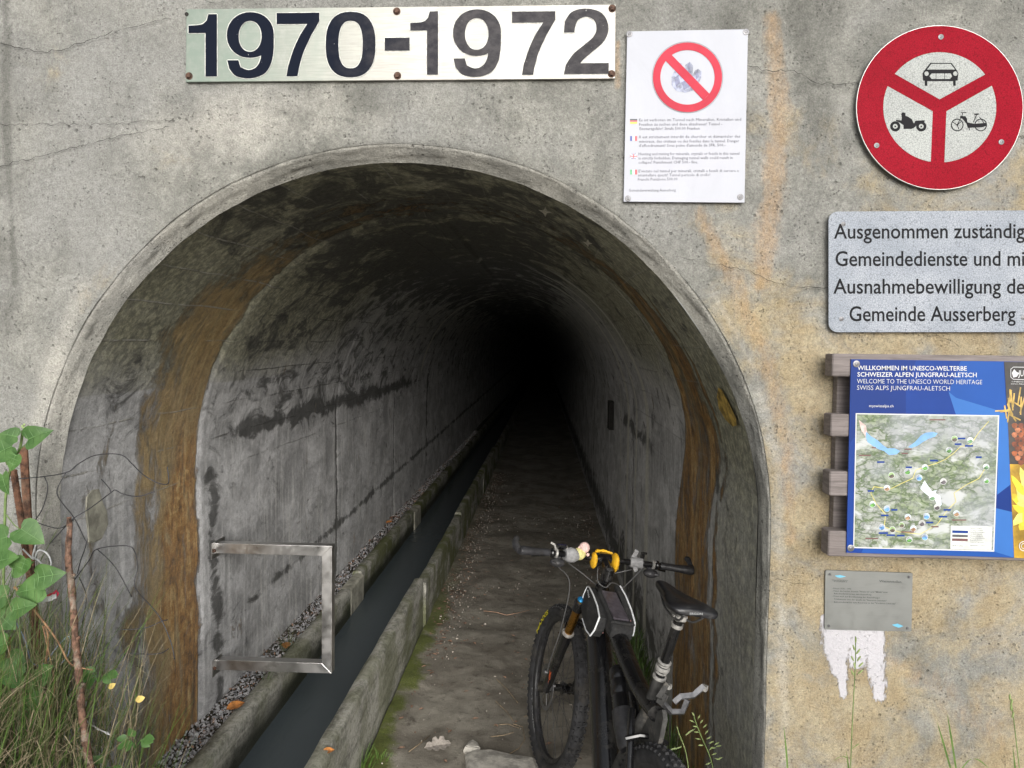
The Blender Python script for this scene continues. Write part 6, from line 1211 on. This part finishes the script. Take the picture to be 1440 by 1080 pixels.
# ------------------------------------------------------------------ other plants
def tuft(name, base, n, L, spread, mat, label, sag=.03, wd=.004, lean=(0, 0)):
    mb = MB()
    for i in range(n):
        a = random.uniform(0, 2*pi); l = L*random.uniform(.45, 1); s = spread*random.random(); b = (base[0]+s*.5*cos(a), base[1]+s*.5*sin(a), base[2]); blade(mb, b, (b[0]+cos(a)*l*.45+lean[0]*l, b[1]+sin(a)*l*.45+lean[1]*l, b[2]+l*random.uniform(.6, 1)), wd*random.uniform(.6, 1.2), sag*random.random())
    return tag(mb.build(name, mat, None), label, 'grass', kind='stuff')
for (x, y, n, L, lab, m_) in ((508, 1085, 30, .17, 'bright green grass tuft at the foot of the near kerb', 'green'), (478, 1090, 26, .12, 'grass on the outer kerb face at the bottom edge', 'green2'), (535, 1072, 16, .08, 'thin grass on the moss beside the kerb', 'green'), (495, 1062, 10, .10, 'few blades leaning against the kerb', 'green2')):
    tuft('grass_tuft', G(x, y, 0), n, L, .10, M[m_], lab)
for (px, py) in ((935, 968), (925, 1000), (918, 940), (910, 925), (904, 905), (898, 890), (950, 1010), (960, 1050), (985, 1075), (942, 1045), (912, 980), (900, 915), (890, 930), (970, 1085)):
    Yg = 2.0+.0; d = ray(px, py); t = (H-.10)/(-d[2]); g_ = (min(.60, d[0]*t), d[1]*t, .01); tuft('wall_grass', g_, 46, .30, .22, M[random.choice(['green', 'green', 'green2'])], 'green grass growing at the foot of the right tunnel wall behind the bicycle', .05, .006)
for k in range(5):
    tuft('wall_grass', (.50+.02*k, 2.45+.16*k, .01), 40, .34, .22, M['green'], 'green grass growing at the foot of the right tunnel wall behind the bicycle', .05, .006)
# herb with narrow paired leaves in front of the right wall, and a pale umbel beside it
hb = empty('narrow_leaved_herb', D(1003, 1085, 2.35), 'tall herb with narrow paired leaves in front of the right tunnel wall', 'plant'); HL = hb.location
sp_ = [Vector(D(x, y, 2.35))-HL for x, y in ((1012, 1140), (1003, 1082), (996, 1058), (988, 1040), (980, 1020), (976, 1008))]; mb = MB(); mb.tube(smooth_path(sp_, 5), .0016, 6); mb.build('stem', M['stemg'], hb, smooth='all')
for (x, y, an) in ((977, 1008, 120), (981, 1012, 70), (984, 1018, 60), (977, 1016, 150), (988, 1024, 50), (982, 1023, 160), (991, 1033, 60), (984, 1030, 170), (993, 1040, 40), (986, 1040, 165), (996, 1046, 35), (990, 1048, 175), (998, 1052, 10), (1000, 1062, 30), (997, 1056, 60), (1004, 1066, 350), (1008, 1068, 30), (1000, 1072, 200), (1004, 1048, 40), (1006, 1050, 20)):
    g = radians(an); mb = MB(); c = Vector(D(x, y, 2.35))-HL; sd = Vector((-sin(g), 0, cos(g))); d = Vector((cos(g), -.2, sin(g))); L = .022; mb.add([c, c+d*L*.5+sd*.0028, c+d*L, c+d*L*.5-sd*.0028], [(0, 1, 2, 3)]); mb.build('leaf', foliage('pale_narrow_leaf', (.25, .34, .12), (.38, .46, .2)) if 'pn' not in M else M['pn'], hb); M.setdefault('pn', bpy.data.objects['leaf'].material_slots[0].material if False else bpy.data.materials['pale_narrow_leaf'])
mb = MB(); q = [Vector(D(x, y, 2.38)) for x, y in ((972, 1110), (965, 1060), (956, 1035), (952, 1022))]; mb.tube(smooth_path(q, 4), .0016, 6)
for (x, y, an) in ((952, 1022, 100), (964, 1034, 40), (958, 1050, 205), (968, 1030, 30), (950, 1052, 200)): g = radians(an); blade(mb, D(x, y, 2.38), Vector(D(x, y, 2.38))+Vector((cos(g)*.03, 0, sin(g)*.03)), .005, 0, 3, (0, .5, 1))
thing_mesh(mb, 'pale_stalk', M['pn'], 'pale green stalk with few short leaves left of the narrow leaved herb', 'plant', False)
# stalks in front of the wall at the lower right
def stalk(pl, Y, lab, spike=None, rad=.0014):
    mb = MB(); q = smooth_path([D(x, y, Y) for x, y in pl], 6); mb.tube(q+[(q[-1].x+.01, q[-1].y, .38)], rad, 6); o = tag(mb.build('grass_stalk', M['stemg'], None, smooth='all'), lab, 'grass stalk')
    if spike:
        for (x, y, an) in spike: g = radians(an); mb = MB(); c = Vector(D(x, y, Y)); d = Vector((cos(g), -.1, sin(g))); s = Vector((-sin(g), 0, cos(g))); L = .019; mb.ball(c+d*L*.5, L*.5, 8, 0, (.28, .28, 1), Vector((0, 0, 1)).rotation_difference(d).to_matrix()); mb.build('spikelet', M['pn'], o)
stalk([(1203, 895), (1203, 930), (1201, 970), (1198, 1030), (1196, 1085)], 1.96, 'tall grass stalk with a seed head in front of the white paint smear', [(1203, 905, 90), (1202, 915, 110), (1204, 920, 60), (1201, 930, 120), (1205, 930, 60), (1202, 940, 100), (1207, 938, 50), (1206, 948, 45), (1201, 950, 120)])
stalk([(1420, 976), (1424, 1000), (1430, 1050), (1434, 1085)], 1.95, 'grass stalk with a narrow seed head at the right edge', [(1420, 985, 95), (1421, 992, 80), (1422, 1000, 100), (1423, 1010, 80)])
mb = MB()
for q in ([(1318, 1016), (1328, 1050), (1338, 1085)], [(1332, 1004), (1338, 1040), (1345, 1085)], [(1390, 1080), (1374, 1068), (1362, 1070), (1350, 1085)], [(1424, 1048), (1428, 1085)], [(1195, 1056), (1205, 1048), (1208, 1046)], [(1190, 1056), (1194, 1085)], [(1170, 1072), (1182, 1064), (1192, 1066)], [(1102, 1020), (1106, 1060), (1108, 1090)]):
    v = smooth_path([D(x, y, 1.97) for x, y in q], 5)
    if q[-1][1] > 1080: v.append(Vector((v[-1].x+.02, 1.97, .36)))
    n = len(v); w_ = []
    for i, p in enumerate(v): k = min(1, i/4); w_ += [p+Vector((-.0024*k, 0, 0)), p+Vector((.0024*k, 0, .001))]
    mb.add(w_, [(2*i, 2*i+1, 2*i+3, 2*i+2) for i in range(n-1)])
tag(mb.build('grass_blades', M['green']), 'loose dark green grass blades in front of the lower right wall', 'grass', kind='stuff')
mb = MB(); random.seed(3)
for i in range(1500): x = random.uniform(.78, 1.9); y = random.uniform(1.3, 2.05); L = random.uniform(.05, .22); blade(mb, (x, y, .36), (x+random.gauss(0, .06), y+random.gauss(0, .05), .38+L), .004, .02, 4)
tag(mb.build('verge_grass', M['green2']), 'low grass verge along the foot of the wall right of the arch', 'grass', kind='stuff')
tuft('ledge_grass', G(405, 915, .28), 26, .16, .08, M['green2'], 'small olive grass tuft on the gravel strip seen inside the steel frame', .04, .003); tuft('ledge_grass', G(372, 960, .28), 8, .12, .05, M['green'], 'few grass blades on the gravel strip below the steel frame', .04, .003); tuft('ledge_grass', G(448, 875, .28), 20, .05, .08, M['green2'], 'short moss like grass on the gravel strip beside the steel tube', .01, .003)
